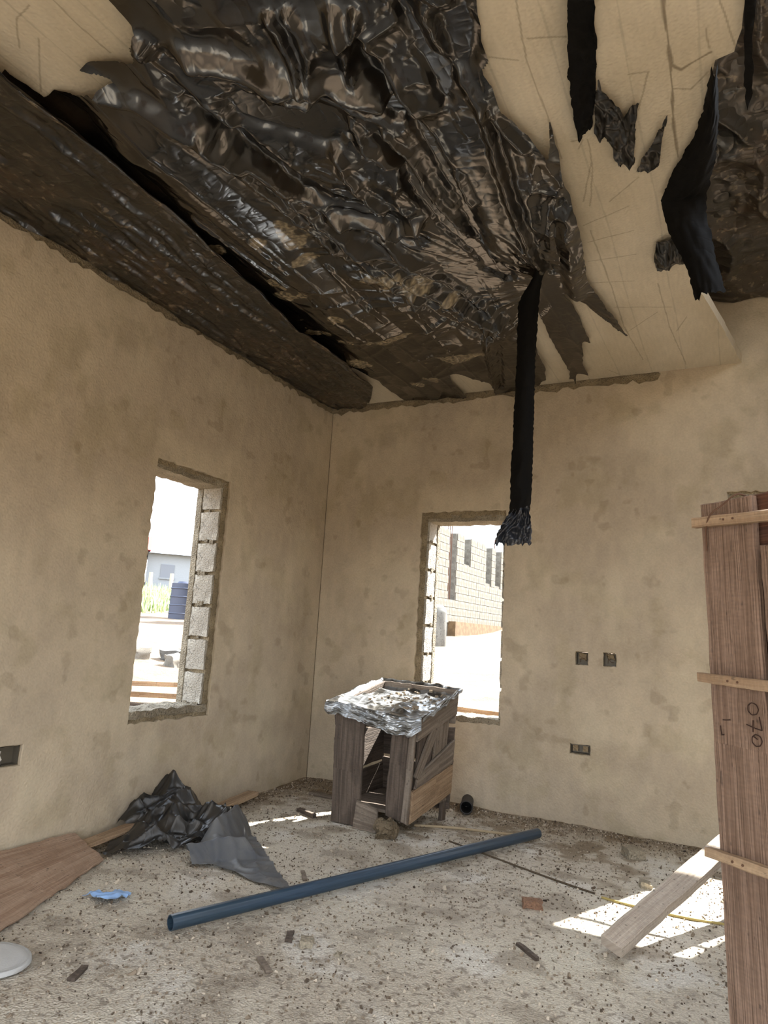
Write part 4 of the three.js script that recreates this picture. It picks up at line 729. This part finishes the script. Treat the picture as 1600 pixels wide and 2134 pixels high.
{
  // block shell of the neighbouring house: wall along x = -4.4 with tall slots open to the sky
  const g = thing('unfinished_house', 'unfinished block house shell with tall slots seen through the rear window', 'building');
  const T = 4.5, addBox = (name, x0, x1, y0, y1, z0, z1, m = facadeMat) => { const q = new THREE.BoxGeometry(x1 - x0, y1 - y0, z1 - z0); q.translate((x0 + x1) / 2, (y0 + y1) / 2, (z0 + z1) / 2); return mesh(name, metreUv(q), m, g); };
  addBox('lower_wall', -4.66, -4.4, 1.0, 2.4, -26, -9);
  addBox('plinth', -4.7, -4.15, 0.6, 1.75, -26, -14.3, std({ map: blockMap, color: 0x9c8468, roughness: 1 }));
  const piers = [[-14.15, -9, 2.4], [-15.45, -14.75, 2.4], [-17.65, -16.05, 2.4], [-18.7, -18.25, 2.4], [-26, -19.35, 2.4]];
  for (const [a, b] of piers) addBox('pier', -4.63, -4.4, 2.4, T, a, b);
  addBox('slot_sill', -4.62, -4.41, 2.4, 3.62, -16.05, -15.45); addBox('slot_sill', -4.62, -4.41, 2.4, 3.2, -18.25, -17.65); addBox('slot_sill', -4.62, -4.41, 2.4, 3.2, -19.35, -18.7);
  const cuts = [[-14.75, -14.15, 2.4], [-16.05, -15.45, 3.62], [-18.25, -17.65, 3.2], [-19.35, -18.7, 3.2]], shades = [0xa3a29f, 0xadaca8, 0x999894].map((k) => std({ map: blockMap, roughness: 1, color: k })), cells = new Map();
  const blockGeo = (l) => { const key = l.toFixed(2); if (!cells.has(key)) cells.set(key, metreUv(new THREE.BoxGeometry(0.03, 0.222, Number(key)))); return cells.get(key); };
  for (let row = 0; row < 12; row++) {   // courses of blocks laid proud of the joints
    const y = 1.82 + row * 0.235, gaps = cuts.filter((k) => y + 0.05 > k[2]);
    for (let z = -20.2 + (row % 2) * 0.235; z < -12.7; z += 0.47) {
      let a = z, e = z + 0.455;
      for (const [p, q] of gaps) { if (a >= p && e <= q) { a = e; } else if (a < p && e > p) e = p - 0.01; else if (a < q && e > q) a = q + 0.01; }
      if (e - a > 0.06) mesh('block', blockGeo(e - a), shades[(row * 5 + Math.round(z * 7)) % 3 < 0 ? 0 : Math.abs(row * 5 + Math.round(z * 7)) % 3], g).position.set(-4.392 + 0.004 * perlin(z * 3, row), y, (a + e) / 2);
    }
  }
  addBox('inner_wall', -9.2, -9, 0.8, 4.3, -26, -9);
  addBox('cross_wall', -9, -4.64, 0.8, 4.2, -15.5, -15.3); addBox('cross_wall', -9, -4.64, 0.8, 4.2, -18.6, -18.4);
  for (const [z, h] of [[-14.3, 5.1], [-14.45, 4.95], [-14.6, 5.15], [-18.9, 4.9]]) { const b = mesh('reinforcing_bar', new THREE.CylinderGeometry(0.016, 0.016, h - 2.4, 6), rust, g); b.position.set(-4.5, 2.4 + (h - 2.4) / 2, z); }
  const st = thing('concrete_stub', 'grey rounded concrete stub before the unfinished house', 'concrete', [-2.95, seat(-2.95, -9.6), -9.6]);
  const cg = new THREE.LatheGeometry([[0, 0.95], [0.24, 0.93], [0.33, 0.87], [0.36, 0.75], [0.36, -0.2], [0, -0.2]].map(([r, y]) => new THREE.Vector2(r, y)), 24); mesh('stub', cg, std({ map: blockMap, color: 0x9fa3a8, roughness: 1 }), st);
}
{
  const g = thing('storage_tank', 'slate-blue upright tank on the sand beyond the left window', 'tank', [-11.6, seat(-11.6, -10.7) - 0.05, -10.7]); g.rotation.y = 0.74;
  mesh('body', new THREE.CylinderGeometry(0.44, 0.46, 1.1, 6).translate(0, 0.55, 0), std({ color: 0x3d4354, roughness: 0.6 }), g);
  for (let i = 0; i < 4; i++) mesh('rib', new THREE.TorusGeometry(0.45, 0.02, 6, 6).rotateX(Math.PI / 2).rotateY(Math.PI / 6).translate(0, 0.2 + 0.25 * i, 0), std({ color: 0x474e60, roughness: 0.6 }), g);
  mesh('lid', new THREE.CylinderGeometry(0.2, 0.25, 0.07, 12).translate(0, 1.13, 0), std({ color: 0x4c5265 }), g);
}
const farHouse = (name, label, x, z, w, d, h, roofH, wallColor, roofColor, turn) => {
  const g = thing(name, label, 'building', [x, seat(x, z) - 0.4, z]); g.rotation.y = turn;
  const wall = std({ color: wallColor, roughness: 0.95, bumpMap: plasterBump, bumpScale: 0.02 });
  mesh('walls', new THREE.BoxGeometry(w, h, d).translate(0, h / 2, 0), wall, g);
  const s = new THREE.Shape([new THREE.Vector2(-d / 2 - 0.4, 0), new THREE.Vector2(d / 2 + 0.4, 0), new THREE.Vector2(0, roofH)]), rg = new THREE.ExtrudeGeometry(s, { depth: w + 0.8, bevelEnabled: false }); rg.rotateY(Math.PI / 2); rg.translate(-w / 2 - 0.4, h, 0);
  mesh('roof', rg, std({ color: roofColor, roughness: 0.7 }), g);
  for (const k of [-0.3, 0.05, 0.32]) { const f = mesh('window', new THREE.BoxGeometry(w * 0.13, h * 0.36, 0.06).translate(w * k, h * 0.55, d / 2 + 0.01), std({ color: 0x6d727a, roughness: 0.4 }), g); mesh('frame', new THREE.BoxGeometry(w * 0.15, 0.08, 0.1).translate(w * k, h * 0.36, d / 2 + 0.02), wall, f); }
};
farHouse('red_roof_house', 'distant house with a red roof at the left window edge', -26.3, -18.7, 6, 4, 2.0, 0.9, 0x9d958c, 0x9a3a34, 0.79);
farHouse('white_house', 'distant pale house right of the red roof', -22.6, -23.2, 5, 4, 1.9, 0.5, 0x8f9498, 0x7d868f, 0.79);
{
  const posts = thing('low_fence', 'low pale fence line in front of the distant houses', 'fence', [-20.5, 0, -18.6]);
  for (let i = 0; i < 9; i++) { const x = -2.4 + i * 0.7, z = 2.2 - i * 0.62; mesh('post', new THREE.BoxGeometry(0.12, 1.0, 0.12).translate(x, seat(-20.5 + x, -18.6 + z) + 0.45, z), std({ color: 0xb7a892, roughness: 1 }), posts); }
  const blades = [], r = rng(55), geo = new THREE.ConeGeometry(0.035, 0.42, 3, 1), im = new THREE.InstancedMesh(geo, std({ color: 0xffffff, roughness: 0.9 }), 3800), m4 = new THREE.Matrix4(), c = new THREE.Color(); im.name = 'grass';
  for (let i = 0; i < 3800; i++) { const t = r(), x = -15.3 - 4.2 * t + 4 * (r() - 0.5), z = -12.4 - 4.3 * t + 4 * (r() - 0.5), s = 0.7 + 0.9 * r(); m4.compose(V(x, seat(x, z) + 0.15 * s, z), new THREE.Quaternion().setFromEuler(new THREE.Euler(0.5 * (r() - 0.5), r() * 6, 0.5 * (r() - 0.5))), V(s, s, s)); im.setMatrixAt(i, m4); c.setHSL(0.2 + 0.05 * r(), 0.4, 0.2 + 0.1 * r()); im.setColorAt(i, c); }
  im.castShadow = im.receiveShadow = true; im.userData.kind = 'stuff'; tag(im, 'rough yellow-green grass patch beyond the left window', 'grass');
}
// rubble and boards just outside
{
  const r = rng(77);
  const spots = [[-3.95, -1.7, 'grey broken block at the left of the outside rubble'], [-3.66, -2.1, 'dark grey broken block in the middle of the outside rubble'], [-3.3, -2.3, 'pale broken block at the right of the outside rubble'], [-3.25, -1.75, 'small broken block in front of the outside rubble']];
  spots.forEach(([x, z, label], i) => { const m = mesh('rubble_block', roughBlock(0.3, 0.17, 0.22, { seg: 5, amp: 0.05, freq: 6, seed: i + 2 }), std({ map: blockMap, color: [0xbdbdbd, 0x8d9096, 0xdadada, 0xb0b0b0][i], roughness: 1 })); m.position.set(x, seat(x, z) + 0.06, z); m.rotation.y = r() * 3; tag(m, label, 'rubble', 'rubble outside the left window'); });
}
const outdoorPlank = (x0, z0, x1, z1, w, th, lift, label, seed) => tag(mesh('outdoor_plank', plankBetween(V(x0, seat(x0, z0) + lift, z0), V(x1, seat(x1, z1) + lift, z1), w, th, { nu: 10, nv: 2, seed }), tanWood), label, 'plank', 'planks on the ground outside');
outdoorPlank(-2.2, 1.4, -1.0, -0.75, 0.22, 0.05, 0.08, 'broad pale plank on the sand just outside the left window', 3);
outdoorPlank(-2.6, 1.0, -1.5, -1.1, 0.12, 0.05, 0.07, 'narrow pale plank behind the broad one outside the left window', 5);
outdoorPlank(-0.6, -1.15, 2.2, -0.95, 0.2, 0.05, 0.08, 'pale plank on the sand close outside the rear window', 7);
outdoorPlank(-0.8, -1.6, 2.0, -1.45, 0.12, 0.05, 0.07, 'narrow plank further out beyond the rear window', 9);

renderer.render(scene, camera);
